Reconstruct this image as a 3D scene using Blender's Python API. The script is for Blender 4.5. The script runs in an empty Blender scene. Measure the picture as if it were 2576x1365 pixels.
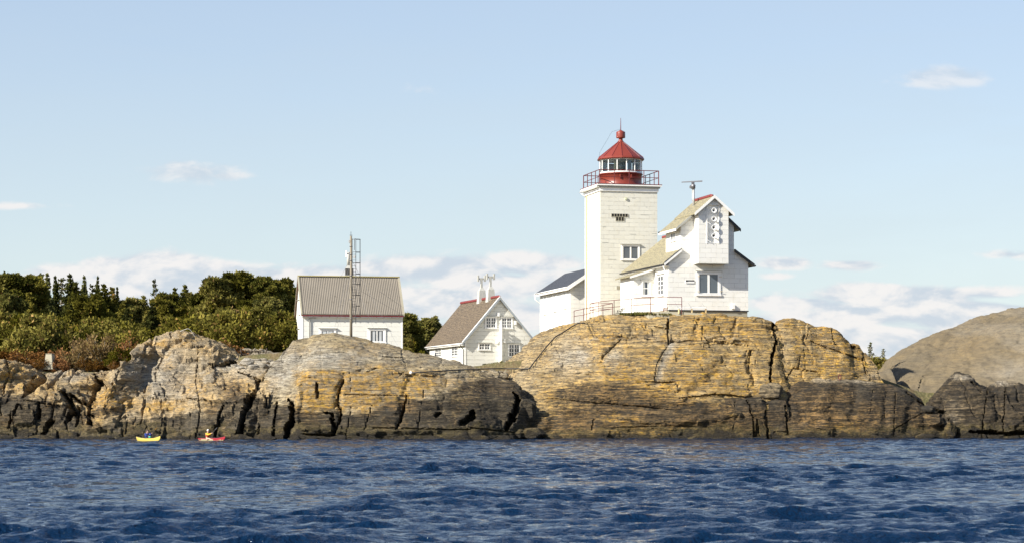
import bpy, bmesh, math, random
import numpy as np
from mathutils import Vector, Matrix
R = math.radians
scene = bpy.context.scene
COL = scene.collection
# ------------------------------------------------------------------ camera
CAMH, FPX, UC, VH = 2.0, 5600.0, 1288.0, 1042.0   # survey of the photograph: eye height (m), focal length, centre, horizon
cam = bpy.data.cameras.new('camera'); camo = bpy.data.objects.new('camera', cam); COL.objects.link(camo)
camo.location = (0, 0, CAMH); camo.rotation_euler = (R(90), 0, 0)
cam.sensor_width = 36; cam.lens = 36 * FPX / 2576; cam.shift_y = (VH - 682.5) / 2576
cam.clip_start = 0.5; cam.clip_end = 30000
cam.dof.use_dof = True; cam.dof.focus_distance = 195; cam.dof.aperture_fstop = 3.2
scene.camera = camo
def at(u, v, Y):
    return Vector(((u - UC) * Y / FPX, Y, CAMH + (VH - v) * Y / FPX))
def zat(v, Y): return CAMH + (VH - v) * Y / FPX
# ------------------------------------------------------------------ sun, sky
SUN = Vector((-3.2, -2.18, 2.43)).normalized()
sl = bpy.data.lights.new('sun', 'SUN'); so = bpy.data.objects.new('sun', sl); COL.objects.link(so)
sl.energy = 5.0; sl.angle = R(0.5); sl.color = (1.0, 0.94, 0.84)
so.rotation_euler = (-SUN).to_track_quat('-Z', 'Y').to_euler()
so.location = SUN * 100
scene.view_settings.view_transform = 'Standard'; scene.view_settings.look = 'None'
scene.view_settings.exposure = 0.88; scene.view_settings.gamma = 1
# ------------------------------------------------------------------ node helper
class NT:
    def __init__(s, tree): s.t = tree; tree.nodes.clear()
    def n(s, typ, props=None, **ins):
        nd = s.t.nodes.new(typ)
        if props:
            for k, v in props.items(): setattr(nd, k, v)
        for k, v in ins.items():
            key = int(k[1:]) if k[0] == 'i' and k[1:].isdigit() else k.replace('_', ' ')
            s.set(nd.inputs[key], v)
        return nd
    def set(s, sock, v):
        if isinstance(v, bpy.types.NodeSocket): s.t.links.new(v, sock)
        elif isinstance(v, bpy.types.Node): s.t.links.new(v.outputs[0], sock)
        else: sock.default_value = v
    def m(s, op, a, b=None, c=None, clamp=False):
        nd = s.t.nodes.new('ShaderNodeMath'); nd.operation = op; nd.use_clamp = clamp
        s.set(nd.inputs[0], a)
        if b is not None: s.set(nd.inputs[1], b)
        if c is not None: s.set(nd.inputs[2], c)
        return nd.outputs[0]
    def vm(s, op, a, b=None):
        nd = s.t.nodes.new('ShaderNodeVectorMath'); nd.operation = op
        s.set(nd.inputs[0], a)
        if b is not None: s.set(nd.inputs[1], b)
        return nd
    def mix(s, f, a, b, blend='MIX'):
        nd = s.t.nodes.new('ShaderNodeMix'); nd.data_type = 'RGBA'; nd.blend_type = blend; nd.clamp_factor = True
        s.set(nd.inputs[0], f)
        for i, v in ((6, a), (7, b)):
            if isinstance(v, tuple): v = tuple(v) + ((1,) if len(v) == 3 else ())
            s.set(nd.inputs[i], v)
        return nd.outputs[2]
    def ramp(s, f, lo, hi, a=0.0, b=1.0):
        nd = s.t.nodes.new('ShaderNodeMapRange'); nd.clamp = True
        s.set(nd.inputs[0], f); nd.inputs[1].default_value = lo; nd.inputs[2].default_value = hi
        nd.inputs[3].default_value = a; nd.inputs[4].default_value = b
        nd.interpolation_type = 'SMOOTHSTEP'
        return nd.outputs[0]
    def noise(s, vec, scale, detail=4, rough=.55, dist=0.0):
        nd = s.t.nodes.new('ShaderNodeTexNoise')
        if vec is not None: s.set(nd.inputs['Vector'], vec)
        nd.inputs['Scale'].default_value = scale; nd.inputs['Detail'].default_value = detail
        nd.inputs['Roughness'].default_value = rough; nd.inputs['Distortion'].default_value = dist
        return nd.outputs[0]
    def mapping(s, vec, rot=(0, 0, 0), scale=(1, 1, 1), loc=(0, 0, 0)):
        nd = s.t.nodes.new('ShaderNodeMapping'); s.set(nd.inputs[0], vec)
        nd.inputs['Rotation'].default_value = rot; nd.inputs['Scale'].default_value = scale; nd.inputs['Location'].default_value = loc
        return nd.outputs[0]
def new_mat(name):
    m = bpy.data.materials.new(name); m.use_nodes = True
    return m, NT(m.node_tree)
def finish(nt, bsdf, bump=None, strength=.5, dist=.05):
    out = nt.n('ShaderNodeOutputMaterial')
    if bump is not None:
        b = nt.n('ShaderNodeBump'); b.inputs['Strength'].default_value = strength; b.inputs['Distance'].default_value = dist
        nt.set(b.inputs['Height'], bump); nt.set(bsdf.inputs['Normal'], b.outputs[0])
    nt.t.links.new(bsdf.outputs[0], out.inputs[0])
def principled(nt, color, rough=.6, metal=0.0, **kw):
    b = nt.n('ShaderNodeBsdfPrincipled')
    if isinstance(color, tuple) and len(color) == 3: color = color + (1,)
    nt.set(b.inputs['Base Color'], color); nt.set(b.inputs['Roughness'], rough); nt.set(b.inputs['Metallic'], metal)
    for k, v in kw.items(): nt.set(b.inputs[k.replace('_', ' ')], v)
    return b
# ------------------------------------------------------------------ world: Nishita sky + procedural clouds by direction
def build_world():
    w = bpy.data.worlds.new('World'); scene.world = w; w.use_nodes = True
    nt = NT(w.node_tree)
    sky = nt.n('ShaderNodeTexSky'); sky.sky_type = 'NISHITA'; sky.sun_disc = False
    sky.sun_elevation = math.asin(SUN.z); sky.sun_rotation = math.atan2(SUN.x, SUN.y) % (2 * math.pi)
    sky.air_density = 1.0; sky.dust_density = 0.35; sky.ozone_density = 2.0; sky.altitude = 0
    tc = nt.n('ShaderNodeTexCoord').outputs['Generated']
    sep = nt.n('ShaderNodeSeparateXYZ', None, i0=tc)
    x, y, z = sep.outputs
    ys = nt.m('MAXIMUM', y, 0.05)
    az = nt.m('DIVIDE', x, ys); el = nt.m('DIVIDE', z, ys)
    P = nt.n('ShaderNodeCombineXYZ', None, i0=nt.m('MULTIPLY', az, 56), i1=nt.m('MULTIPLY', el, 56), i2=0.0).outputs[0]
    # unit of P = one hundredth of the focal length
    Pn = nt.mapping(P, scale=(.55, 1.15, 1))
    n1 = nt.noise(Pn, 1.0, 7, .58, .3)
    n2 = nt.noise(nt.mapping(P, scale=(.55, 1.15, 1), loc=(.10, -.24, 0)), 1.0, 4, .55, .3)
    big = nt.noise(nt.mapping(P, scale=(.12, .55, 1), loc=(3, 5, 0)), 1.0, 5, .6, .5)
    C = [  # u, v, half width, half height, weight
        (490, 430, 125, 28, .68), (455, 418, 60, 24, .68), (570, 442, 90, 14, .6), (40, 519, 130, 13, .60),
        (2370, 195, 90, 30, .78), (2320, 212, 80, 12, .45), (1060, 232, 50, 20, .28),
        (300, 672, 90, 26, 1.0), (420, 664, 110, 26, 1.1), (560, 676, 90, 24, 1.0), (660, 690, 70, 22, .9), (160, 694, 90, 20, 1.0), (1130, 668, 110, 20, 1.0), (1290, 652, 70, 16, 1.0), (1400, 700, 90, 26, .9), (1080, 830, 140, 20, .9), (2230, 728, 110, 18, 1.0), (2290, 768, 160, 20, 1.1), (2400, 800, 160, 26, 1.0), (2030, 758, 90, 14, .8),
        
        (390, 690, 140, 55, 1.1), (200, 705, 150, 34, 1.0), (600, 692, 130, 34, 1.0), (480, 720, 200, 40, .9), (360, 745, 160, 40, .9),
        (1100, 675, 220, 40, .95), (1320, 665, 130, 30, 1.0), (1250, 720, 180, 36, .9), (1120, 760, 200, 40, 1.0), (1280, 800, 150, 50, .85),
        (800, 700, 200, 40, .8),
        (1985, 662, 70, 17, .75), (2140, 667, 90, 15, .75), (1960, 695, 50, 9, .5), (2260, 740, 260, 28, 1.0), (2000, 765, 150, 24, .8),
        (2330, 785, 300, 34, 1.05), (2060, 805, 180, 32, 1.0), (2480, 735, 140, 20, .85), (2100, 850, 260, 40, 1.0), (2300, 880, 200, 60, .9),
        (2540, 640, 80, 14, .5),
        # unseen clouds added above the frame to put a pale glint in the water
        (1540, -1150, 240, 480, 1.5), (1500, -2400, 300, 700, 1.5)]
    mask = None
    for (u, v, a, b, wt) in C:
        cx, cy = (u - UC) / 100, (VH - v) / 100
        d = nt.vm('SUBTRACT', P, (cx, cy, 0)).outputs[0]
        d = nt.vm('MULTIPLY', d, (100.0 / a, 100.0 / b, 0)).outputs[0]
        l = nt.vm('LENGTH', d).outputs['Value']
        e = nt.m('MULTIPLY', nt.m('SUBTRACT', 1.5, l), wt * .8)
        mask = e if mask is None else nt.m('MAXIMUM', mask, e)
    mask = nt.m('MAXIMUM', mask, -0.4)
    m1 = nt.m('ADD', mask, nt.m('MULTIPLY', nt.m('SUBTRACT', n1, .5), 1.55))
    m2 = nt.m('ADD', mask, nt.m('MULTIPLY', nt.m('SUBTRACT', n2, .5), 1.55))
    dens = nt.ramp(m1, .18, .62)
    # lit tops: density falls towards the sun side (up and left)
    light = nt.ramp(nt.m('SUBTRACT', m1, m2), -.22, .14)
    ccol = nt.mix(light, (3.75, 4.2, 4.75), (5.8, 5.6, 5.5))
    skyc = nt.mix(1.0, sky.outputs[0], (1.05, .975, 1.0), 'MULTIPLY')
    # thin high veil that pales the blue, stronger toward the horizon
    veil = nt.m('ADD', nt.ramp(el, .0, .24, .82, .55), nt.m('MULTIPLY', nt.m('SUBTRACT', big, .5), .30), clamp=True)
    veil = nt.m('MULTIPLY', veil, nt.ramp(el, .20, .55, 1, 0))
    front = nt.ramp(y, .06, .3)
    K = SKYK
    skyk = nt.mix(1.0, skyc, (K, K, K), 'MULTIPLY')
    vcol = nt.mix(nt.ramp(el, .02, .20), (4.3, 5.0, 5.15), (3.45, 4.2, 5.0))
    c1 = nt.mix(nt.m('MULTIPLY', veil, front), skyk, vcol)
    c1 = nt.mix(nt.m('MULTIPLY', nt.m('MULTIPLY', dens, nt.ramp(el, .085, .12, .88, .52)), front), c1, ccol)
    bg = nt.n('ShaderNodeBackground', None, Color=c1); bg.inputs[1].default_value = SKYB
    out = nt.n('ShaderNodeOutputWorld'); nt.t.links.new(bg.outputs[0], out.inputs[0])
SKYB = 0.088
SKYK = 1.0
# ------------------------------------------------------------------ noise (numpy)
_rs = np.random.RandomState(7)
_perm = _rs.permutation(4096).astype(np.int64)
_val = _rs.rand(4096) * 2 - 1
def _h(i, j, k): return _val[_perm[(_perm[(_perm[i & 4095] + j) & 4095] + k) & 4095]]
def vnoise(x, y, z):
    x, y, z = np.broadcast_arrays(np.asarray(x, float), np.asarray(y, float), np.asarray(z, float))
    i, j, k = np.floor(x).astype(np.int64), np.floor(y).astype(np.int64), np.floor(z).astype(np.int64)
    fx, fy, fz = x - i, y - j, z - k
    fx, fy, fz = fx*fx*fx*(fx*(fx*6-15)+10), fy*fy*fy*(fy*(fy*6-15)+10), fz*fz*fz*(fz*(fz*6-15)+10)
    def L(a, b, t): return a + (b - a) * t
    return L(L(L(_h(i,j,k), _h(i+1,j,k), fx), L(_h(i,j+1,k), _h(i+1,j+1,k), fx), fy),
             L(L(_h(i,j,k+1), _h(i+1,j,k+1), fx), L(_h(i,j+1,k+1), _h(i+1,j+1,k+1), fx), fy), fz)
def fbm(x, y, z, o=4, g=.5):
    s, a, f = 0, 1.0, 1.0
    for q in range(o):
        s = s + a * vnoise(x*f + q*17.3, y*f + q*5.1, z*f + q*9.7); a *= g; f *= 2.03
    return s
def sstep(a, b, x):
    t = np.clip((x - a) / (b - a), 0, 1); return t*t*(3-2*t)
def rnd(i, j=0, k=0): return _h(np.asarray(i).astype(np.int64) + 513, np.asarray(j).astype(np.int64) + 77, np.asarray(k).astype(np.int64) + 1)
# ------------------------------------------------------------------ object helpers
def tag(o, label=None, cat=None, group=None, kind=None):
    if label: o['label'] = label
    if cat: o['category'] = cat
    if group: o['group'] = group
    if kind: o['kind'] = kind
    return o
def link(name, me, mat=None, parent=None):
    o = bpy.data.objects.new(name, me); COL.objects.link(o)
    if mat is not None and me is not None:
        for m in (mat if isinstance(mat, (list, tuple)) else [mat]): me.materials.append(m)
    if parent is not None: o.parent = parent
    return o
def empty(name, loc, rz=0.0):
    o = bpy.data.objects.new(name, None); COL.objects.link(o); o.location = loc; o.rotation_euler = (0, 0, rz)
    o.empty_display_size = .3
    return o
def copy_tree(o, parent=None):
    c = o.copy(); COL.objects.link(c)
    if parent is not None: c.parent = parent
    for ch in list(o.children): copy_tree(ch, c)
    return c
def grid_mesh(name, V, nr, nc, mat, smooth=True, attrs=None, parent=None, flip=False):
    me = bpy.data.meshes.new(name)
    idx = np.arange(nr*nc).reshape(nr, nc)
    a, b, c, d = idx[:-1,:-1].ravel(), idx[:-1,1:].ravel(), idx[1:,1:].ravel(), idx[1:,:-1].ravel()
    F = np.stack([a, b, c, d] if not flip else [d, c, b, a], 1)
    return raw_mesh(name, V, F, mat, smooth, attrs, parent)
def raw_mesh(name, V, F, mat, smooth=False, attrs=None, parent=None):
    me = bpy.data.meshes.new(name)
    n = F.shape[1]
    me.vertices.add(len(V)); me.vertices.foreach_set('co', np.ascontiguousarray(V, dtype=np.float32).ravel())
    me.loops.add(len(F)*n); me.loops.foreach_set('vertex_index', np.ascontiguousarray(F, dtype=np.int32).ravel())
    me.polygons.add(len(F))
    me.polygons.foreach_set('loop_start', np.arange(0, len(F)*n, n, dtype=np.int32))
    me.polygons.foreach_set('loop_total', np.full(len(F), n, dtype=np.int32))
    me.polygons.foreach_set('use_smooth', np.full(len(F), smooth, dtype=bool))
    me.update(calc_edges=True)
    if attrs:
        for k, A in attrs.items():
            at_ = me.attributes.new(k, 'FLOAT_COLOR', 'POINT')
            at_.data.foreach_set('color', np.ascontiguousarray(A, dtype=np.float32).ravel())
    return link(name, me, mat, parent)
class MB:
    """collects shapes; build() links them as ONE mesh with metre-scaled UVs"""
    def __init__(s): s.v = []; s.f = []; s.sm = []; s.uv = {}
    def add(s, V, F, smooth=False):
        o = len(s.v); s.v += [tuple(p) for p in V]
        for f in F: s.f.append([i+o for i in f]); s.sm.append(smooth)
        return s
    def box(s, x0, x1, y0, y1, z0, z1):
        V = [(x0,y0,z0),(x1,y0,z0),(x1,y1,z0),(x0,y1,z0),(x0,y0,z1),(x1,y0,z1),(x1,y1,z1),(x0,y1,z1)]
        return s.add(V, [(0,3,2,1),(4,5,6,7),(0,1,5,4),(1,2,6,5),(2,3,7,6),(3,0,4,7)])
    def prism(s, poly, vec):
        n = len(poly); vec = Vector(vec)
        V = [Vector(p) for p in poly] + [Vector(p) + vec for p in poly]
        F = [tuple(range(n))[::-1], tuple(range(n, 2*n))] + [(i, (i+1) % n, n+(i+1) % n, n+i) for i in range(n)]
        return s.add(V, F)
    def slab(s, quad, th):
        """a quad given thickness th along its own normal"""
        a, b, c, d = [Vector(p) for p in quad]; nrm = (b-a).cross(d-a).normalized() * th
        return s.prism([a, b, c, d], nrm)
    def tube(s, pts, r, n=8, r1=None, cap=True):
        pts = [Vector(p) for p in pts]; V = []; F = []
        for i, p in enumerate(pts):
            d = (pts[min(i+1, len(pts)-1)] - pts[max(i-1, 0)]).normalized()
            u = d.orthogonal().normalized() if i == 0 else (u - d*u.dot(d)).normalized()
            w = d.cross(u); rr = r if r1 is None else r + (r1-r)*i/(len(pts)-1)
            for k in range(n):
                a = 2*math.pi*k/n; V.append(p + (u*math.cos(a) + w*math.sin(a))*rr)
        for i in range(len(pts)-1):
            for k in range(n):
                F.append((i*n+k, i*n+(k+1) % n, (i+1)*n+(k+1) % n, (i+1)*n+k))
        if cap: F += [tuple(range(n))[::-1], tuple(range((len(pts)-1)*n, len(pts)*n))]
        return s.add(V, F, n > 6)
    def lathe(s, prof, c=(0, 0), n=48, smooth=True):
        V = [(c[0]+r*math.cos(2*math.pi*k/n), c[1]+r*math.sin(2*math.pi*k/n), z) for r, z in prof for k in range(n)]
        F = [(i*n+k, i*n+(k+1) % n, (i+1)*n+(k+1) % n, (i+1)*n+k) for i in range(len(prof)-1) for k in range(n)]
        return s.add(V, F, smooth)
    def ell(s, c, r, seg=14, rings=9, M=None):
        V = []; F = []
        for i in range(rings+1):
            t = math.pi*i/rings
            for k in range(seg):
                p = Vector((math.sin(t)*math.cos(2*math.pi*k/seg)*r[0], math.sin(t)*math.sin(2*math.pi*k/seg)*r[1], math.cos(t)*r[2]))
                if M: p = M @ p
                V.append(p + Vector(c))
        for i in range(rings):
            for k in range(seg): F.append((i*seg+k, (i+1)*seg+k, (i+1)*seg+(k+1) % seg, i*seg+(k+1) % seg))
        return s.add(V, F, True)
    def build(s, name, mat, parent=None, bevel=0.0):
        me = bpy.data.meshes.new(name); me.from_pydata([tuple(v) for v in s.v], [], s.f)
        me.polygons.foreach_set('use_smooth', s.sm); me.update()
        uv = me.uv_layers.new(name='uv')
        for p in me.polygons:
            nn = p.normal
            t = Vector((-nn.y, nn.x, 0))
            t = t.normalized() if t.length > 1e-4 else Vector((1, 0, 0))
            if abs(t.x) > abs(t.y): t = t if t.x > 0 else -t
            else: t = t if t.y > 0 else -t
            b = nn.cross(t); b = b if b.z > 0 or (abs(b.z) < 1e-4 and b.y > 0) else -b
            for li in p.loop_indices:
                co = me.vertices[me.loops[li].vertex_index].co
                uv.data[li].uv = (co.dot(t), co.dot(b))
        o = link(name, me, mat, parent)
        if bevel:
            m = o.modifiers.new('bevel', 'BEVEL'); m.width = bevel; m.segments = 1; m.limit_method = 'ANGLE'
        return o
# ------------------------------------------------------------------ rock material
def rock_mat(name, tilt=0.0, tan=(.44,.34,.20), grey=(.36,.32,.25), strat=5.0, bump=.9, dip=.15, fine=1.0, line=.55, dkm=1.0):
    m, nt = new_mat(name)
    g = nt.n('ShaderNodeNewGeometry').outputs['Position']
    z = nt.n('ShaderNodeSeparateXYZ', None, i0=g).outputs[2]
    at_ = nt.n('ShaderNodeAttribute'); at_.attribute_name = 'zone'
    sp = nt.n('ShaderNodeSeparateColor', None, i0=at_.outputs['Color']).outputs
    dark, och, pale = sp[0], sp[1], sp[2]
    nb = nt.noise(g, .32, 4, .6)
    nm = nt.noise(g, 1.7, 6, .65)
    nf = nt.noise(g, 9.0 * fine, 4, .7)
    q = nt.mapping(g, rot=(dip, R(tilt), 0), scale=(.35, .5, strat))
    st = nt.noise(q, 1.0, 7, .68, 1.2)
    q2 = nt.mapping(g, rot=(dip, R(tilt), 0), scale=(.9, 1.0, strat*3.0))
    st2 = nt.noise(q2, 1.0, 6, .75, .8)
    speck = nt.noise(nt.mapping(g, rot=(dip, R(tilt), 0), scale=(2.6, 2.8, 8.5)), 1.0, 5, .75, .5)
    col = nt.mix(nt.ramp(nb, .35, .65), tan, grey)
    col = nt.mix(nt.ramp(nm, .45, .75, 0, .4), col, (tan[0]*1.2, tan[1]*1.22, tan[2]*1.2))
    col = nt.mix(nt.m('MULTIPLY', pale, .8), col, (.46, .45, .40))
    oc = nt.mix(nt.ramp(nf, .4, .65), (.50, .27, .035), (.72, .40, .04))
    oc = nt.mix(nt.ramp(nm, .58, .72), oc, (.75, .50, .04))
    of = nt.m('MULTIPLY', och, nt.ramp(nt.m('ADD', nt.m('MULTIPLY', nm, .6), nt.m('MULTIPLY', speck, .4)), .40, .60, .12, .95))
    col = nt.mix(of, col, oc)
    # mineral bedding: darker bands and thin fissure lines
    col = nt.mix(nt.ramp(st, .58, .40, 0, line), col, (.13, .10, .06))
    col = nt.mix(nt.ramp(st2, .46, .40, 0, min(1, line*1.05)), col, (.045, .038, .03))
    col = nt.mix(nt.ramp(speck, .45, .40, 0, min(1, line*1.15)), col, (.06, .05, .04))
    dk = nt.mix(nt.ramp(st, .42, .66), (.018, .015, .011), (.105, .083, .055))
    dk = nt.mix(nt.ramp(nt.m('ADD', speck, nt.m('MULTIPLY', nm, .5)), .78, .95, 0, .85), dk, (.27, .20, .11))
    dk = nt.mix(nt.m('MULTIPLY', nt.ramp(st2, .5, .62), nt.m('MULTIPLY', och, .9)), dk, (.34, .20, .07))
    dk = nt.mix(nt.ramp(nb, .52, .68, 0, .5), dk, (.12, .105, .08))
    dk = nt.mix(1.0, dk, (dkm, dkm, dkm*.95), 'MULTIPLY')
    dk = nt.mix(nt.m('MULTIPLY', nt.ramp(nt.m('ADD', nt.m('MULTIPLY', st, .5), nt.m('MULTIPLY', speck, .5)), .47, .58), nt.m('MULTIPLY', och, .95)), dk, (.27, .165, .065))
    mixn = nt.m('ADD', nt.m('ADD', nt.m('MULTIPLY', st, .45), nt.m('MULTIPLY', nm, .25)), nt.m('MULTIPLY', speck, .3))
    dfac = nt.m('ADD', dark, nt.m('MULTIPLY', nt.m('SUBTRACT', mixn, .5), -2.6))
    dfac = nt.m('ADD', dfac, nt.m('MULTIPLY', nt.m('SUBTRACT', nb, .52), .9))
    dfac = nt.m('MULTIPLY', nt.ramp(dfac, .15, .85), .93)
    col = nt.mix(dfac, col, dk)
    # weed and tide marks by height above the water
    zz = nt.m('ADD', z, nt.m('ADD', nt.m('MULTIPLY', nt.m('SUBTRACT', nm, .5), 2.0), nt.m('MULTIPLY', nt.m('SUBTRACT', nb, .5), 3.0)))
    alg = nt.mix(nt.ramp(nf, .4, .62), (.055, .042, .016), (.20, .155, .05))
    col = nt.mix(nt.m('MULTIPLY', nt.ramp(zz, 1.35, .7), .5), col, alg)
    col = nt.mix(nt.m('MULTIPLY', nt.ramp(zz, .80, .25), .85), col, (.018, .015, .011))
    bsdf = principled(nt, col, .85)
    nt.set(bsdf.inputs['Roughness'], nt.ramp(z, .1, 1.0, .45, .88))
    bsdf.inputs['Specular IOR Level'].default_value = .3
    h = nt.m('ADD', nt.m('MULTIPLY', st, .75), nt.m('MULTIPLY', st2, .35))
    h = nt.m('ADD', h, nt.m('MULTIPLY', nf, .25)); h = nt.m('ADD', h, nt.m('MULTIPLY', speck, .45))
    finish(nt, bsdf, h, bump, .42)
    return m
# ------------------------------------------------------------------ rock masses: real crest, toe and thickness in metres
def P_interp(pts, x):
    pts = sorted(pts); return np.interp(x, [p[0] for p in pts], [p[1] for p in pts])
def seg_dist(U, Vv, line):
    best = np.full(U.shape, 1e9); par = np.zeros(U.shape)
    n = len(line) - 1
    for i in range(n):
        ax, ay = line[i][:2]; bx, by = line[i+1][:2]
        dx, dy = bx-ax, by-ay; L2 = dx*dx+dy*dy
        t = np.clip(((U-ax)*dx+(Vv-ay)*dy)/L2, 0, 1)
        d = np.hypot(U-(ax+t*dx), Vv-(ay+t*dy))
        mk = d < best; best = np.where(mk, d, best); par = np.where(mk, (i+t)/n, par)
    return best, par
def rock_mass(name, crest, toe, mat, a=1.35, b=1.15, back=14, drop=6, step=.10, nf=200, prof=None,
              big=.35, bigs=5.0, strata=.10, sth=.45, tilt=0.0, block=0.0, bw=1.6, bh=1.1, lean=.2, carve=(), zone=None, zbase=-1.2, fine=.07, xr=None, seed=0, cwid=.62, bmask=None, relief=()):
    cw = [at(u, v, Y) for u, v, Y in crest]
    tw = [((u-UC)*Y/FPX, Y) for u, Y in toe]
    x0, x1 = (min(c.x for c in cw), max(c.x for c in cw)) if xr is None else xr
    X = np.arange(x0, x1+step, step); nc = len(X)
    Yc = P_interp([(c.x, c.y) for c in cw], X); Zc = P_interp([(c.x, c.z) for c in cw], X); Y0 = P_interp(tw, X)
    nb = max(24, nf//4)
    t = np.linspace(0, 1, nf)[:, None]
    if prof is None:
        th = t*math.pi/2; QY = 1-np.cos(th)**a; QZ = np.sin(th)**b
        QY = np.repeat(QY, nc, 1); QZ = np.repeat(QZ, nc, 1)
    else:
        QY = np.zeros((nf, nc)); QZ = np.zeros((nf, nc))
        # prof: list of (x_world, [(qy,qz),...]) blended along x
        px = [at(p[0], 0, p[1]).x for p in prof]
        curves = []
        for p in prof:
            pts = np.array(p[2]); 
            dd = np.r_[0, np.cumsum(np.hypot(np.diff(pts[:,0]), np.diff(pts[:,1])))]; dd /= dd[-1]
            tt = t[:,0]
            cy, cz = np.interp(tt, dd, pts[:,0]), np.interp(tt, dd, pts[:,1])
            ker = np.hanning(max(5, nf//11)); ker /= ker.sum(); k2 = len(ker)//2
            f = lambda c: np.convolve(np.pad(c, k2, mode='reflect', reflect_type='odd'), ker, 'valid')[:nf]
            curves.append((f(cy), f(cz)))
        for i in range(nf):
            QY[i] = np.interp(X, px, [c[0][i] for c in curves]); QZ[i] = np.interp(X, px, [c[1][i] for c in curves])
    Yf = Y0[None]+(Yc-Y0)[None]*QY; Zf = zbase+(Zc-zbase)[None]*QZ
    tb = np.linspace(0, 1, nb+1)[1:, None]
    Yb = Yc[None]+back*tb; Zb = Zc[None]-drop*(tb**1.6)
    Y = np.vstack([Yf, Yb]); Z = np.vstack([Zf, Zb]); XX = np.repeat(X[None], Y.shape[0], 0)
    nr = Y.shape[0]
    V = np.stack([XX, Y, Z], 2)
    du = np.gradient(V, axis=1); dv = np.gradient(V, axis=0)
    N = np.cross(du, dv); N /= np.maximum(np.linalg.norm(N, axis=2, keepdims=True), 1e-6)
    s = seed*31.7
    fr = np.ones((nr, nc)); ii = np.arange(nr)
    damp = np.clip(np.abs(ii-nf)/(nf*.10), .35, 1)[:, None]    # keep the measured crest
    off = big*fbm(XX/bigs+s, Y/bigs, Z/(bigs*.7), 3)*damp
    # bedding ledges
    tl = math.tan(R(tilt))
    sc = Z + XX*tl + .18*(Y-180)*.3 + .5*fbm(XX/7+s, Y/7, Z/4, 2)
    lay = sc/sth; li = np.floor(lay); lf = lay-li
    off = off + strata*(rnd(li, seed+3)*.8 + (lf-.5)*.9)
    lay2 = sc/(sth*.31); off = off + strata*.35*((lay2-np.floor(lay2))-.5)*(vnoise(XX/1.5, Y/1.5, Z/1.5)+.5)
    if block > 0:
        j = XX + (Z)*lean + .5*fbm(XX/4+s, Z/3, Y*0, 2) + .25*vnoise(XX*1.3, Z*1.3, 0)
        r1 = np.floor((sc+.3*vnoise(XX/2, Z/2, 5+s))/bh)
        c1 = np.floor(j/bw + rnd(r1, 9+seed)*.5)
        B = rnd(c1, r1, seed)
        c2 = np.floor(j/(bw*2.7)+.3); B2 = rnd(c2, 5+seed)
        r3 = np.floor(sc/(bh*.42)); c3 = np.floor(j/(bw*.4)+rnd(r3, 4)*.5); B3 = rnd(c3, r3, seed+8)
        BM = 1.0 if bmask is None else bmask(UC+FPX*XX/Y, VH-FPX*(Z-CAMH)/Y)
        off = off + block*BM*(B*.55 + B2*.5 + B3*.16)*damp
        g1 = np.abs(j/bw+rnd(r1, 9+seed)*.5 - np.round(j/bw+rnd(r1, 9+seed)*.5))
        off = off - block*.7*np.exp(-(g1/.05)**2)*(rnd(c1, 3, seed) > 0)
    off = off + fine*fbm(XX*1.3+s, Y*1.3, Z*2.2, 4, .6)
    V = V + N*off[..., None]
    # cracks and hollows, cut straight back into the rock
    U = UC + FPX*V[..., 0]/V[..., 1]; W = VH - FPX*(V[..., 2]-CAMH)/V[..., 1]
    U0, W0 = U, W
    cu, cw_ = np.floor(XX/.55+.3*vnoise(XX, Z, 1)), np.floor((Z+XX*.15)/.42)
    U = U + 4*vnoise(XX*1.1, Z*1.1, 3+s) + 3.2*rnd(cu, cw_, 3) + 1.5*vnoise(XX*4, Z*4, 9+s); W = W + 3*vnoise(XX*1.2, Z*1.2, 31+s) + 2.6*rnd(cu, cw_, 7)
    for (line, w, dep) in relief:
        d, par = seg_dist(U0+1.2*(U-U0), W0+1.2*(W-W0), line)
        kk = (1-sstep(0, 1, d/w)); V[..., 1] += dep*kk*.6
    for (line, w, dep) in carve:
        wm = max(w) if isinstance(w, (list, tuple)) else w
        jj = min(1.0, max(.22, (wm-2)/8))
        d, par = seg_dist(U0+(U-U0)*jj, W0+(W-W0)*jj, line)
        if wm < 4.5: dep = dep*.55
        ww = w if not isinstance(w, (list, tuple)) else np.interp(par, np.linspace(0, 1, len(w)), w)
        k = 1-sstep(.5, 1.0, d/np.maximum(ww*cwid, .1))
        V[..., 1] += dep*k; V[..., 2] -= .12*abs(dep)*k
    Zr = V[..., 2]
    col = np.zeros((nr, nc, 4)); col[..., 3] = 1
    if zone is not None:
        d_, o_, p_ = zone(U, W, V[..., 0], V[..., 1], Zr)
        col[..., 0] = np.clip(d_, 0, 1); col[..., 1] = np.clip(o_, 0, 1); col[..., 2] = np.clip(p_, 0, 1)
    o = grid_mesh(name, V.reshape(-1, 3), nr, nc, mat, block < .3, {'zone': col.reshape(-1, 4)})
    try: o.data.set_sharp_from_angle(angle=R(40))
    except Exception: pass
    tag(o, kind='structure')
    return o
def blob(U, W, cu, cw, ru, rw): return np.exp(-(((U-cu)/ru)**2+((W-cw)/rw)**2))
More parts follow.
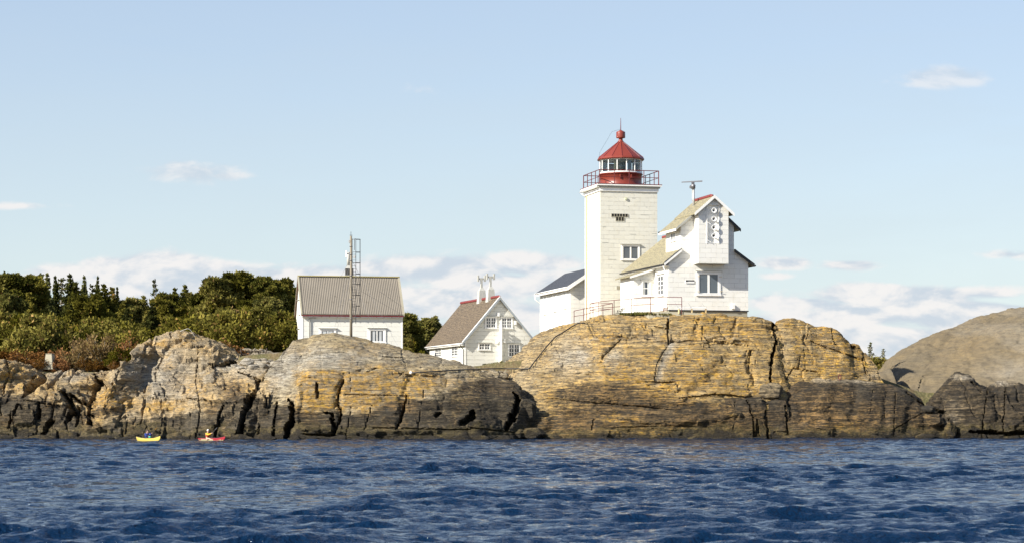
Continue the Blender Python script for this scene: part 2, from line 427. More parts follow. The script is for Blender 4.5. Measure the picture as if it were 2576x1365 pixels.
def build_rocks():
    mL = rock_mat('fractured_rock', tilt=-4, strat=4.5, tan=(.56,.41,.21), grey=(.42,.345,.225))
    mM = rock_mat('banded_rock', tilt=-3, strat=6.0, tan=(.47,.37,.20), grey=(.43,.365,.25), line=.7, dkm=.72)
    mK = rock_mat('lichen_rock', tilt=5, strat=6.5, tan=(.56,.40,.175), grey=(.46,.365,.20), line=.8, dkm=.7)
    mD = rock_mat('dark_shore_rock', tilt=11, strat=7.0, dkm=.42)
    mG = rock_mat('grey_dome_rock', tilt=-25, strat=2.2, tan=(.182,.142,.082), grey=(.15,.122,.076), line=.34, bump=.5)
    # --- left shelf and knoll
    crest = [(-420,960,197),(-300,915,197),(-150,925,196),(-40,905,196),(0,902,196),(50,911,197),(70,925,197),(105,940,197),(150,929,198),(185,937,198),(237,935,199),(300,934,199),
             (322,915,199),(334,910,199),(342,880,199),(356,864,200),(375,856,200),(400,848,201),(425,841,201),(450,837,201),(475,842,201),(525,857,201),
             (562,872,201),(585,888,201),(600,902,200),(640,910,199),(680,918,198),(720,930,198)]
    toe = [(-420,181),(0,180),(200,180),(235,178.5),(600,179),(640,180),(720,181)]
    prof = [(-400,190,[(0,0),(.08,.35),(.25,.7),(.6,.92),(1,1)]),
            (150,190,[(0,0),(.12,.3),(.25,.62),(.45,.85),(.75,.96),(1,1)]),
            (290,190,[(0,0),(.10,.28),(.35,.62),(.6,.86),(.85,.97),(1,1)]),
            (350,190,[(0,0),(.10,.22),(.35,.42),(.62,.60),(.86,.82),(.93,.96),(1,1)]),
            (450,190,[(0,0),(.10,.22),(.36,.42),(.62,.58),(.82,.80),(.92,.93),(1,1)]),
            (560,190,[(0,0),(.08,.26),(.22,.52),(.5,.66),(.8,.85),(1,1)]),
            (700,190,[(0,0),(.08,.4),(.2,.7),(.5,.85),(.8,.95),(1,1)])]
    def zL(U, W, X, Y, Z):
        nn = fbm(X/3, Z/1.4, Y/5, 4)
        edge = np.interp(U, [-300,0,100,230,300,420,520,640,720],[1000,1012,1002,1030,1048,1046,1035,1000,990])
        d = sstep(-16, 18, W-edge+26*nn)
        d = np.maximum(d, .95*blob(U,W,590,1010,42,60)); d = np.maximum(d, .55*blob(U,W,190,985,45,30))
        o = .75*blob(U,W,40,960,70,30)+.55*blob(U,W,130,985,30,20)+.75*blob(U,W,260,1005,40,35)+.6*blob(U,W,360,1020,110,16)+.55*blob(U,W,500,965,70,25)+.55*blob(U,W,605,965,45,22)
        o = o+.5*blob(U,W,420,860,90,14)+.45*blob(U,W,10,925,40,16)+.4*sstep(.1,.5,fbm(X/1.3,Z/1.3,2,3))
        p = .55*blob(U,W,400,900,80,60)+.55*blob(U,W,420,970,110,40)+.5*blob(U,W,170,940,90,14)+.5*blob(U,W,620,930,60,30)
        return d, o, p
    cL = [([(98,928),(104,950),(78,975),(58,1000)],[8,20,18,6],2.6),
          ([(150,985),(172,1005),(182,1030),(163,1062)],[7,18,17,7],2.4),
          ([(172,988),(200,1008),(222,1016)],[6,8,5],1.8),
          ([(238,940),(250,962),(236,990),(226,1012),(228,1062)],[5,12,9,7,10],2.6),
          ([(195,1025),(190,1070)],[9,6],1.3),([(100,1010),(98,1050)],[6,8],1.2),([(45,1015),(20,1075)],[5,5],.9),
          ([(130,1060),(112,1090)],[14,8],1.2),([(15,905),(20,940),(2,985)],[3,5,2],.9),
          ([(288,970),(290,985)],[3,4],.7),([(534,925),(560,918),(586,912),(596,918)],[3,7,9,3],1.3),
          ([(500,870),(492,960),(505,1030),(492,1100)],[1.5,2,3,3],.5),([(410,1045),(400,1100)],[2,2],.35),
          ([(322,1045),(318,1090)],[2,2],.3),([(560,1015),(548,1060),(540,1100)],[4,7,5],.9),
          ([(655,955),(640,990),(622,1010),(600,1100)],[7,9,16,14],2.4),([(600,935),(655,955)],[2,5],.8),
          ([(470,1000),(560,1012)],[3,3],.6),([(255,935),(270,975),(262,1030)],[1,2,1.5],.4),
          ([(380,1000),(470,1010)],[1.5,2],.3),([(60,1005),(150,1020)],[2,3],.5)]
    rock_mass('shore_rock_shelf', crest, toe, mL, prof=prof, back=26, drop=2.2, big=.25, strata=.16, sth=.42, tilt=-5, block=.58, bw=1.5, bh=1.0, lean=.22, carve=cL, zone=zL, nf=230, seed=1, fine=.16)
    # --- middle whaleback
    crest = [(610,1075,186),(640,1010,188),(664,950,190),(690,908,192),(706,890,193),(721,874,194),(731,858,194),(746,850,194),(776,848,195),(791,841,195),(816,836,196),(841,834,196),
             (879,841,196),(904,847,196),(941,857,196),(979,865,195),(1014,875,195),(1041,884,195),(1066,889,195),(1104,896,195),(1154,908,194),(1200,925,193),(1229,940,192),
             (1247,947,191),(1270,953,190),(1290,960,189),(1308,970,188),(1320,985,187),(1330,1040,186),(1345,1090,185.5)]
    toe = [(605,180.5),(640,179.5),(720,178.5),(745,177.5),(1000,177.5),(1200,178.5),(1290,181),(1345,184)]
    prof = [(620,190,[(0,0),(.3,.4),(.7,.8),(1,1)]),
            (690,190,[(0,0),(.15,.32),(.4,.6),(.7,.83),(1,1)]),
            (735,190,[(0,0),(.10,.25),(.24,.5),(.42,.66),(.8,.86),(1,1)]),
            (800,190,[(0,0),(.05,.20),(.15,.45),(.26,.645),(.36,.69),(.7,.88),(1,1)]),
            (1000,190,[(0,0),(.06,.22),(.2,.5),(.34,.74),(.5,.82),(.8,.95),(1,1)]),
            (1100,190,[(0,0),(.08,.3),(.26,.64),(.5,.86),(.8,.96),(1,1)]),
            (1240,190,[(0,0),(.1,.34),(.3,.68),(.6,.92),(1,1)]),
            (1330,190,[(0,0),(.1,.4),(.4,.8),(1,1)])]
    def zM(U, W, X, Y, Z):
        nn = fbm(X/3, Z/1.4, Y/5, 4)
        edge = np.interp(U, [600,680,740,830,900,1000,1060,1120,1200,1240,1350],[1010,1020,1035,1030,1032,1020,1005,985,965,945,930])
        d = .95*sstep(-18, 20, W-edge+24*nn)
        o = 1.25*sstep(728,765,U+16*fbm(Z/.8,X/2,1.5,3))*sstep(1110,990,U+40*fbm(Z/.6,X/2,4.5,3))*sstep(928,936,W)*sstep(1048,1010,W+14*fbm(X/1.2,Z,6.5,3))
        o = o + .7*blob(U,W,960,920,70,6)+.45*blob(U,W,1000,870,70,12)+.55*sstep(1000,1040,U)*sstep(1130,1060,U)*sstep(925,935,W)*sstep(985,955,W)
        o = o + .35*blob(U,W,880,870,40,12)+.4*blob(U,W,1130,960,60,22)+.25*sstep(.2,.5,fbm(X/1.5,Z/1.5,7,3))
        p = .75*blob(U,W,700,950,50,50)+.8*blob(U,W,800,900,120,26)+.35*blob(U,W,1080,905,80,14)
        return d, o, p
    cM = [([(729,1005),(738,1035),(722,1100)],[6,15,12],2.4),([(697,1010),(690,1060),(686,1095)],[3,4,5],1.1),
          ([(798,965),(797,998)],[6,5],.8),([(862,955),(848,1000),(860,1040),(842,1090)],[4,3,6,6],.8),([(815,1035),(832,1040),(842,1075),(838,1104)],[3,5,9,9],1.2),
          ([(1022,995),(1010,1045),(996,1080)],[4,7,4],.9),([(1094,1043),(1108,1035)],[9,6],.9),([(1165,1062),(1188,1046),(1188,1035)],[16,16,9],1.8),
          ([(870,991),(1030,994)],[2.5,2],.35),([(740,945),(785,950)],[2,3],.3),([(925,934),(945,924)],[3,4],.6),([(1004,946),(1012,936)],[3,3],.5),
          ([(965,896),(1010,899)],[2,3],.5),([(880,935),(884,985)],[1.5,1.5],.3),([(1290,985),(1306,1005),(1296,1040),(1275,1075)],[6,12,16,12],2.6),
          ([(1185,1075),(1330,1090)],[4,3],.5),([(940,1075),(1180,1080)],[3,4],.5),([(885,1020),(870,1100)],[2,3],.4),([(935,1020),(918,1080)],[2,3],.4),
          ([(760,1090),(835,1095)],[3,6],.6),([(1070,960),(1050,1090)],[1,2.5],.3),([(660,1000),(650,1090)],[2,4],.7),([(1124,955),(1116,1020)],[1.5,1.5],.25)]
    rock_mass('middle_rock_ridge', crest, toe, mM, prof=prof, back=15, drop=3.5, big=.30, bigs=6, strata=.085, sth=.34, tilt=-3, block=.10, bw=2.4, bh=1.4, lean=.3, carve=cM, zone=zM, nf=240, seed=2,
              relief=[([(742,945),(752,990),(745,1050)],14,-.5),([(862,945),(850,1000),(858,1060)],14,.5),([(1030,950),(1012,1000),(1000,1070)],14,.45),([(1124,950),(1110,1020)],18,.35),([(700,985),(706,1060)],16,.6),
                      ([(760,900),(850,885),(960,905),(1060,925)],10,.4),([(800,865),(900,870),(980,890)],8,-.35),([(1180,960),(1240,1000),(1260,1060)],26,.5),([(900,930),(940,925),(1000,940),(1100,948)],6,.5),([(760,1075),(900,1085),(1100,1078)],14,-.5)])
    # --- lighthouse knoll
    crest = [(1225,990,201),(1242,930,204),(1270,911,204),(1307,885,204),(1347,846,205),(1370,831,205),(1407,819,205),(1445,810,204),(1482,803,202),(1507,797,200),(1557,790,199),(1620,787,198.5),
             (1665,789,198),(1720,788,197.3),(1757,786,197),(1807,789,197),(1851,794,197),(1882,795,197),(1915,800,197),(1935,808,197),(1946,822,197),(1956,850,197),(1962,900,197)]
    toe = [(1225,188),(1290,186.5),(1330,183.5),(1500,182.5),(1700,183),(1850,184),(1962,185)]
    prof = [(1240,200,[(0,0),(.2,.4),(.6,.8),(1,1)]),
            (1330,200,[(0,0),(.05,.3),(.25,.5),(.6,.75),(1,1)]),
            (1450,200,[(0,0),(.04,.2),(.18,.42),(.45,.68),(.75,.9),(1,1)]),
            (1650,200,[(0,0),(.04,.2),(.18,.40),(.5,.70),(.72,.87),(.86,.965),(1,1)]),
            (1800,200,[(0,0),(.02,.14),(.08,.30),(.2,.36),(.5,.66),(.74,.87),(.88,.97),(1,1)]),
            (1900,200,[(0,0),(.02,.14),(.08,.30),(.2,.36),(.5,.66),(.74,.88),(.88,.975),(1,1)])]
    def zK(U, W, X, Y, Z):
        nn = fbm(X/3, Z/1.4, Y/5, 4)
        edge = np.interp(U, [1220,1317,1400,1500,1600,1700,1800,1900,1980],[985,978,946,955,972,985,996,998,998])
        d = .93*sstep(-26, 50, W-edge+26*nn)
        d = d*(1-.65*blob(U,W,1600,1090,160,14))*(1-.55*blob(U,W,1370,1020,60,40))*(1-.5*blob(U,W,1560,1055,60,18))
        o = .42 + .55*blob(U,W,1850,820,120,30)+.5*blob(U,W,1600,960,120,35)+.55*blob(U,W,1780,940,110,45)+.45*blob(U,W,1500,850,60,22)+.4*sstep(0,.5,fbm(X/1.6,Z/1.2,9,3))
        o = o+.55*blob(U,W,1640,1085,160,16)+.5*blob(U,W,1420,1060,70,35)+.6*blob(U,W,1870,985,60,14)+.3*blob(U,W,1720,1015,60,16)+.4*blob(U,W,1560,1055,70,14)
        o = o*(1-.8*blob(U,W,1420,890,50,45))*(1-.75*blob(U,W,1470,895,30,30))*(1-.7*blob(U,W,1550,890,25,25))*(1-.6*sstep(1400,1300,U))
        o = o*(1-.8*np.exp(-(seg_dist(U,W,[(1690,865),(1665,910),(1650,960)])[0]/11)**2))
        p = .8*blob(U,W,1420,900,50,50)+.7*blob(U,W,1470,895,22,28)+.8*blob(U,W,1545,900,26,26)+.9*np.exp(-(seg_dist(U,W,[(1692,865),(1668,910),(1652,960)])[0]/9)**2)+.4*blob(U,W,1500,850,80,10)+.5*blob(U,W,1660,850,60,14)+.35*sstep(1380,1300,U)
        p = p + .5*blob(U,W,1810,850,60,8)
        return d, o, p
    cK = [([(1683,799),(1680,815),(1680,838),(1684,864)],[5,4.5,4,2],.9),([(1681,868),(1655,910),(1645,958)],[2,2.5,2],.35),([(1648,820),(1680,826)],[2,3],.7),
          ([(1562,853),(1520,895),(1512,912)],[3,4,3],.4),([(1452,937),(1490,941)],[2,2.5],.3),([(1615,959),(1690,960)],[2,3],.4),
          ([(1375,1000),(1500,1012),(1700,1030)],[2.5,3,2],.35),([(1415,890),(1418,935)],[2,1.5],.35),([(1660,960),(1700,960),(1705,975)],[2,3,2],.4),
          ([(1710,1000),(1800,990),(1900,1000)],[2,2.5,2],.6),([(1495,1055),(1488,1080)],[4,3],.4),([(1845,1000),(1848,1030)],[2,2],.3),
          ([(1805,862),(1880,868)],[2,2],.3),([(1945,815),(1950,860),(1942,905),(1938,980)],[7,7,5,4],1.8),([(1770,815),(1765,870)],[1.5,2],.3),([(1822,850),(1820,866)],[2,3],.5),
          ([(1890,880),(1885,925)],[3,3],.5),([(1600,800),(1625,830)],[1.5,2],.3),([(1365,860),(1362,880)],[1.5,1.5],.2),([(1540,1075),(1700,1070),(1900,1085)],[2,3,2],.3)]
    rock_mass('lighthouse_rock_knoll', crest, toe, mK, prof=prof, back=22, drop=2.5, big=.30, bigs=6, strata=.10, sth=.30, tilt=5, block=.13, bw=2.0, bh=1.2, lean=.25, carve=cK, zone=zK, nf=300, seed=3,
              bmask=lambda U, W: 1+2.6*(1-sstep(850, 872, W-.05*(U-1680)))*sstep(1440, 1500, U),
              relief=[([(1694,862),(1670,908),(1652,962)],15,.4),([(1566,850),(1525,893),(1510,915)],16,.6),([(1480,872),(1500,905),(1490,940)],20,.5),([(1400,880),(1420,930),(1430,945)],24,.45),
                      ([(1350,940),(1420,915),(1500,930),(1600,955),(1700,980)],9,-.35),([(1460,850),(1560,846),(1660,862),(1800,862),(1880,866)],7,.45),([(1890,885),(1884,925),(1895,960)],12,.6),
                      ([(1715,1000),(1790,985),(1880,992)],10,-.5),([(1330,1000),(1400,1040),(1380,1090)],26,.6),([(1500,1010),(1600,1030),(1700,1020),(1800,1040)],16,.5),([(1830,905),(1780,960),(1740,985)],26,.5),([(1860,1040),(1720,1060),(1560,1050)],14,-.4),
                      ([(1760,800),(1750,845)],10,.4),([(1850,806),(1842,850)],10,.4),([(1600,805),(1585,845)],12,.4)])
    # --- block right of the deep crack
    crest = [(1938,870,196),(1946,822,196),(1951,809,196),(1959,805,196),(1989,802,196),(2010,807,196),(2031,814,196),(2048,825,196),(2078,826,196),(2100,830,196),(2114,836,196),(2126,848,196),(2134,862,196),
             (2157,879,195.5),(2182,897,195),(2200,916,194.5),(2208,932,194),(2214,965,193.5),(2217,1010,193)]
    toe = [(1938,187),(2000,187.5),(2217,190)]
    def zB(U, W, X, Y, Z):
        o = .75+.5*blob(U,W,2100,880,90,50)+.4*blob(U,W,1985,810,40,10)
        o = o*(1-.5*blob(U,W,1975,880,25,60))*(1-.5*blob(U,W,2200,940,25,30))
        return 0*U, o, .3*blob(U,W,1975,870,25,50)+.6*blob(U,W,2190,945,30,16)+.4*blob(U,W,2060,845,50,10)
    cB = [([(2040,858),(2100,880),(2170,905)],[2,3,2],.5),([(2014,893),(2010,925)],[2,2],.4),([(2170,900),(2178,940)],[3,2],.5),([(2128,842),(2142,868),(2160,880)],[3,6,4],1.0),
          ([(1975,960),(1995,925),(2060,935)],[2,3,2],.5),([(2035,825),(2030,850)],[2,2],.3)]
    rock_mass('cleft_rock_block', crest, toe, mK, a=1.7, b=1.15, back=9, drop=5, big=.28, bigs=4, strata=.12, sth=.3, tilt=11, block=.2, bw=2.2, bh=1.3, lean=.2, carve=cB, zone=zB, nf=190, seed=4, step=.09)
    # --- ledge, low dark whaleback in front
    crest = [(1690,1030,185),(1760,1006,186),(1811,999,187),(1912,998,187),(1924,1010,187),(1950,1000,187),(1978,1003,187),(1981,1030,187)]
    toe = [(1690,183.5),(1981,184)]
    def zD(U, W, X, Y, Z):
        o = .95*blob(U,W,2120,1066,130,30)+.6*blob(U,W,2060,1020,90,40)+.7*blob(U,W,2330,1075,60,30)+.7*blob(U,W,1850,1065,90,36)+.35*fbm(X/2,Z/1.2,3,3)+.15
        return 1.0-.3*blob(U,W,2100,1072,120,22)-.5*sstep(975,955,W)*sstep(2000,2060,U)*sstep(2290,2200,U), o, .2*sstep(968,955,W)
    cD = [([(1880,1005),(1895,1050),(1900,1100)],[2,4,6],.9),([(1931,1015),(1924,1050),(1934,1100)],[4,5,6],1.2),([(1850,1010),(1845,1080)],[2,2.5],.4),([(1976,1020),(1980,1060),(1984,1102)],[5,7,6],1.5),([(1905,1055),(1905,1100)],[5,7],1.0)]
    rock_mass('low_shore_ledge', crest, toe, mD, a=1.1, b=1.2, back=5, drop=2.2, big=.16, bigs=3, strata=.07, sth=.28, tilt=4, block=.10, bw=1.8, bh=1.2, carve=cD, zone=zD, nf=130, seed=5, step=.08)
    crest = [(1958,1060,188),(1968,1000,189),(1980,982,190),(1995,970,190.5),(2019,959,191),(2049,953,191),(2108,952,191),(2182,958,191),(2227,965,191),(2265,975,191),(2298,991,190.5),
             (2331,1019,190),(2360,1032,190),(2385,1040,190),(2402,1056,190),(2412,1085,189.5)]
    toe = [(1958,184),(2000,183.5),(2200,184.5),(2412,187.5)]
    cE = [([(2254,985),(2252,1040),(2248,1095)],[1.5,2,2],.35),([(2370,1045),(2376,1095)],[3,7],.9),([(2318,1040),(2250,1078)],[2,2],.4),([(1984,1020),(1978,1060),(1986,1102)],[4,6,6],.9),([(2196,980),(2190,1040)],[1.5,1.5],.2),
          ([(2280,985),(2330,1022)],[3,4],.5),([(2230,985),(2226,1050)],[1.5,1.5],.2)]
    rock_mass('dark_whaleback_rock', crest, toe, mD, a=1.2, b=1.05, back=9, drop=3.2, big=.22, bigs=5, strata=.075, sth=.26, tilt=12, block=.05, bw=3, bh=1.5, carve=cE, zone=zD, nf=170, seed=6, step=.09, relief=[([(2085,965),(2060,1030),(2080,1090)],26,-.7),([(2150,975),(2145,1050)],18,.4),([(2230,985),(2225,1060)],16,.4),([(2300,1010),(2280,1080)],20,.45),([(2010,990),(2020,1060)],20,.4)])
    # --- grey dome at the right
    crest = [(2216,1000,212),(2230,952,214),(2240,918,217),(2250,901,219),(2286,875,222),(2331,852,224),(2360,839,225),(2405,824,226),(2449,803,227),(2494,788,228),(2538,777,228),(2576,771,228),(2650,762,228),(2760,770,228),(2900,800,226),(3100,880,222),(3250,1000,218)]
    toe = [(2205,203),(2300,199),(2450,198),(2700,196),(3250,198)]
    def zG(U, W, X, Y, Z):
        return 0*U, .04*sstep(.15,.5,fbm(X/2.5,Z/2,19,3))+.08*blob(U,W,2440,860,60,60), .15*sstep(.1,.6,fbm(X/6,Z/3,4,3))+.2*blob(U,W,2560,930,80,30)
    cG = [([(2310,985),(2320,955)],[4,3],.5),([(2380,880),(2420,850),(2470,870)],[1,1,1],.0),([(2280,960),(2400,900),(2576,850)],[1.5,2,1.5],.15),([(2400,905),(2414,870),(2422,850)],[2,2,1.5],.25),([(2490,950),(2510,910),(2530,890)],[2,2,2],.25),([(2540,955),(2560,900)],[2,2],.25)]
    rock_mass('grey_rock_dome', crest, toe, mG, a=1.55, b=1.1, back=40, drop=6, step=.16, nf=170, big=.35, bigs=8, strata=.05, sth=.9, tilt=-28, carve=cG, zone=zG, seed=7, fine=.09, relief=[([(2330,985),(2350,900),(2400,850)],22,.6),([(2440,960),(2460,870),(2500,810)],26,.6),([(2540,960),(2570,850)],26,.5),([(2280,960),(2400,905),(2576,850)],8,-.25)])
    # thin slab leaning in the valley between block and dome
    crest = [(2198,968,206),(2210,938,207),(2225,932,207.5),(2236,925,208),(2243,945,208),(2247,975,207)]
    rock_mass('valley_rock_slab', crest, [(2198,200),(2250,202)], mG, a=1.4, b=1.1, back=5, drop=4, step=.1, nf=80, big=.08, strata=.04, zone=zG, seed=8, fine=.04, zbase=2.0)
    # --- dark rocks far right
    crest = [(2325,1060,190),(2339,1022,191),(2350,1000,192),(2360,985,193),(2372,968,194),(2384,950,195),(2400,941,195),(2420,939,195),(2434,941,195),(2452,950,195),(2466,962,195),(2480,966,195),(2500,958,195),(2520,955,195),(2547,960,195),(2576,967,195),(2640,975,195),(2750,985,194),(2900,1040,192)]
    toe = [(2325,187.5),(2400,186.5),(2576,186.5),(2900,188)]
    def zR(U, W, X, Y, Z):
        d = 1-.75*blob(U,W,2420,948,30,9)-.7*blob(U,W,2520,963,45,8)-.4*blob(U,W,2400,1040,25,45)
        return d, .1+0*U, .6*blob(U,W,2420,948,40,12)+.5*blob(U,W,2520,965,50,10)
    cR = [([(2345,1030),(2375,1035)],[8,8],1.3),([(2385,1050),(2402,1100)],[4,12],1.3),([(2445,960),(2470,985)],[4,4],.6),([(2485,975),(2470,1100)],[2,3],.6),([(2530,975),(2524,1090)],[2,4],.7),([(2440,1085),(2576,1088)],[7,12],1.4),([(2340,1010),(2350,1000)],[3,3],.5)]
    rock_mass('far_right_shore_rock', crest, toe, mD, a=1.15, b=1.1, back=10, drop=4, big=.42, bigs=3, strata=.06, sth=.35, tilt=-20, block=.28, bw=2.4, bh=1.6, carve=cR, zone=zR, nf=170, seed=9, step=.09, fine=.12)
    return mL, mM, mK, mD, mG
def boulder_shape(r, seed, n=36):
    """an angular lump"""
    rs = np.random.RandomState(seed)
    th = np.linspace(0, math.pi, n)[:, None]; ph = np.linspace(0, 2*math.pi, 2*n)[None]
    D = np.stack([np.sin(th)*np.cos(ph), np.sin(th)*np.sin(ph), np.cos(th)+0*ph], 2)
    rad = np.full(D.shape[:2], 9.0)
    for q in range(11):
        nrm = rs.normal(size=3); nrm /= np.linalg.norm(nrm); dd = .72+.28*rs.rand()
        dt = D@nrm; rad = np.minimum(rad, np.where(dt > .05, dd/np.maximum(dt, .05), 9))
    rad = np.minimum(rad, 1.25)
    rad = rad*(1+.07*fbm(D[...,0]*3+seed, D[...,1]*3, D[...,2]*3, 3))
    V = D*rad[..., None]*np.array(r)
    return V.reshape(-1, 3)
def boulder(name, c, r, mat, seed, label, group=None, dark=0.0, ochre=.1, pale=.3, flat=.35, n=36, cat='boulder'):
    V = boulder_shape(r, seed, n)
    col = np.zeros((len(V), 4)); col[:, 3] = 1; col[:, 0] = dark; col[:, 1] = ochre; col[:, 2] = pale
    o = grid_mesh(name, V, n, 2*n, mat, True, {'zone': col}, flip=True)
    try: o.data.set_sharp_from_angle(angle=R(30))
    except Exception: pass
    o.location = c
    tag(o, label, cat, group)
    return o
# ------------------------------------------------------------------ land behind the crest
def ground_z(x, y):
    x = np.asarray(x, float); y = np.asarray(y, float)
    u = UC + FPX*x/y
    left = 5.7 + np.clip(y-205, 0, 200)*.055
    left = left + 1.2*np.clip((u-560)/50, 0, 1)
    mid = np.interp(u, [-400, 560, 720, 1010, 1090, 1200, 1300, 1420, 1900, 2150, 2300, 3000],
                       [0, 0, 1.3, 1.1, .4, .25, .6, 1.6, 2.0, .2, -2.0, -3.0])
    g = left*np.interp(u, [600, 800], [1, .0]) + (6.0)*np.interp(u, [600, 800], [0, 1.0]) + mid
    g = g + .25*fbm(x/6, y/6, 3.3, 3)
    edge = np.minimum(np.minimum((x+88)/12, (80-x)/10), (430-y)/30)
    return np.where(edge < 1, -3+(g+3)*np.clip(edge, 0, 1), g)
def build_land():
    m, nt = new_mat('heath_ground')
    g = nt.n('ShaderNodeNewGeometry').outputs['Position']
    n1 = nt.noise(g, .5, 5, .6); n2 = nt.noise(g, 5, 4, .7)
    c = nt.mix(nt.ramp(n1, .4, .6), (.09, .085, .03), (.14, .095, .045))
    c = nt.mix(nt.ramp(n2, .45, .65), c, (.19, .16, .075))
    c = nt.mix(nt.ramp(n1, .60, .66), c, (.30, .27, .21))
    finish(nt, principled(nt, c, .95), nt.m('ADD', n1, n2), .8, .2)
    xs = np.arange(-90, 82, .8); ys = np.concatenate([np.arange(197, 260, .7), np.arange(260, 432, 2.5)])
    XX, YY = np.meshgrid(xs, ys); Z = ground_z(XX, YY)
    Z = np.where(YY < 199, Z-1.5, Z)
    grid_mesh('ground', np.stack([XX, YY, Z], 2).reshape(-1, 3), len(ys), len(xs), m, True)
    tag(bpy.data.objects['ground'], kind='structure')
# ------------------------------------------------------------------ sea
def build_sea():
    m, nt = new_mat('sea_water')
    g = nt.n('ShaderNodeNewGeometry').outputs['Position']
    y = nt.n('ShaderNodeSeparateXYZ', None, i0=g).outputs[1]
    n1 = nt.noise(nt.mapping(g, scale=(1.0, 1.5, 1), rot=(0, 0, .35)), 2.2, 3, .6, .6)
    n2 = nt.noise(nt.mapping(g, scale=(1.0, 1.6, 1), rot=(0, 0, -.3)), 7.0, 3, .6, .4)
    h = nt.m('ADD', nt.m('MULTIPLY', n1, nt.ramp(y, 30, 120, .12, .50)), nt.m('MULTIPLY', n2, .10))
    b = principled(nt, (.0016, .0140, .041), .035, IOR=1.33)
    b.inputs['Specular IOR Level'].default_value = .5
    finish(nt, b, h, 1.0, 1.0)
    rows = [3.0]
    while rows[-1] < 196: rows.append(rows[-1] + (1.0 if rows[-1] < 24 else .0021*rows[-1]))
    nwave = len(rows)
    while rows[-1] < 12000: rows.append(rows[-1]*1.12)
    ys = np.array(rows)
    s = np.linspace(-1, 1, 961)
    fan = .31*s + 1.9*s**11
    XX = (ys[:, None]+6)*fan[None]; YY = np.repeat(ys[:, None], len(s), 1)
    dy = np.gradient(ys)[:, None]; dx = (ys[:, None]+6)*np.gradient(fan)[None]
    sp = np.maximum(dy, dx*.8)
    rs = np.random.RandomState(11)
    Z = np.zeros_like(XX); DX = np.zeros_like(XX); DY = np.zeros_like(XX)
    NW = 130
    group = np.clip(.92+.50*fbm(XX/7, YY/13, 2.2, 3), .45, 1.5)
    for i in range(NW):
        lam = .20*(3.6/.20)**((i+rs.rand())/NW)
        k = 2*math.pi/lam
        ang = R(-84)+rs.normal()*R(25)
        dxn, dyn = math.cos(ang), math.sin(ang)
        steep = .036*min(1, (lam/.4))**.25 * (1.0 if lam < 1.6 else (1.6/lam)**.95)
        a = steep/k
        ph = k*(XX*dxn+YY*dyn)+rs.rand()*6.28
        att = sstep(1.7, 3.4, lam/sp)*(group if lam < 3.5 else 1.0)
        Z += a*att*np.cos(ph); DX -= a*att*dxn*np.sin(ph)*.9; DY -= a*att*dyn*np.sin(ph)*.9
    fade = (1-sstep(190, 196, YY))
    Z *= fade
    V = np.stack([XX+DX*fade, YY+DY*fade, Z], 2)
    o = grid_mesh('water', V.reshape(-1, 3), len(ys), len(s), m, True)
    tag(o, kind='structure')
# ------------------------------------------------------------------ building materials
def panel_mat(name, white=(.81,.795,.73), ch=.42, cw=1.05, line=.35, wear=.4, lap=0.0):
    m, nt = new_mat(name)
    uv = nt.n('ShaderNodeUVMap').outputs[0]
    g = nt.n('ShaderNodeNewGeometry').outputs['Position']
    br = nt.n('ShaderNodeTexBrick', {'offset': .5})
    nt.set(br.inputs['Vector'], nt.mapping(uv, loc=(.13, .07, 0)))
    br.inputs['Scale'].default_value = 1; br.inputs['Mortar Size'].default_value = .013; br.inputs['Mortar Smooth'].default_value = .3
    br.inputs['Brick Width'].default_value = cw; br.inputs['Row Height'].default_value = ch
    br.inputs['Color1'].default_value = (.93, .93, .93, 1); br.inputs['Color2'].default_value = (1, 1, 1, 1); br.inputs['Mortar'].default_value = (1, 1, 1, 1)
    n = nt.noise(g, 1.3, 6, .7); nf = nt.noise(nt.mapping(g, scale=(1, 1, 2.4)), 5, 6, .72)
    c = nt.mix(1.0, white, br.outputs[0], 'MULTIPLY')
    c = nt.mix(nt.ramp(n, .45, .75, 0, .35*wear), c, (.62, .57, .42))
    c = nt.mix(nt.ramp(nf, .64, .74, 0, .9*wear), c, (.36, .33, .24))
    stk = nt.noise(nt.mapping(g, scale=(5, 5, .45)), 1.0, 4, .7)
    c = nt.mix(nt.ramp(stk, .60, .74, 0, .45*wear), c, (.50, .40, .25))
    brk = nt.ramp(nt.noise(g, 2.2, 3, .6), .38, .58, .25, 1)
    c = nt.mix(nt.m('MULTIPLY', nt.m('MULTIPLY', br.outputs[1], brk), line), c, (.10, .09, .07))
    b = principled(nt, c, .6)
    finish(nt, b, nt.m('SUBTRACT', nt.m('MULTIPLY', nf, .2), br.outputs[1]), .6, .02)
    return m
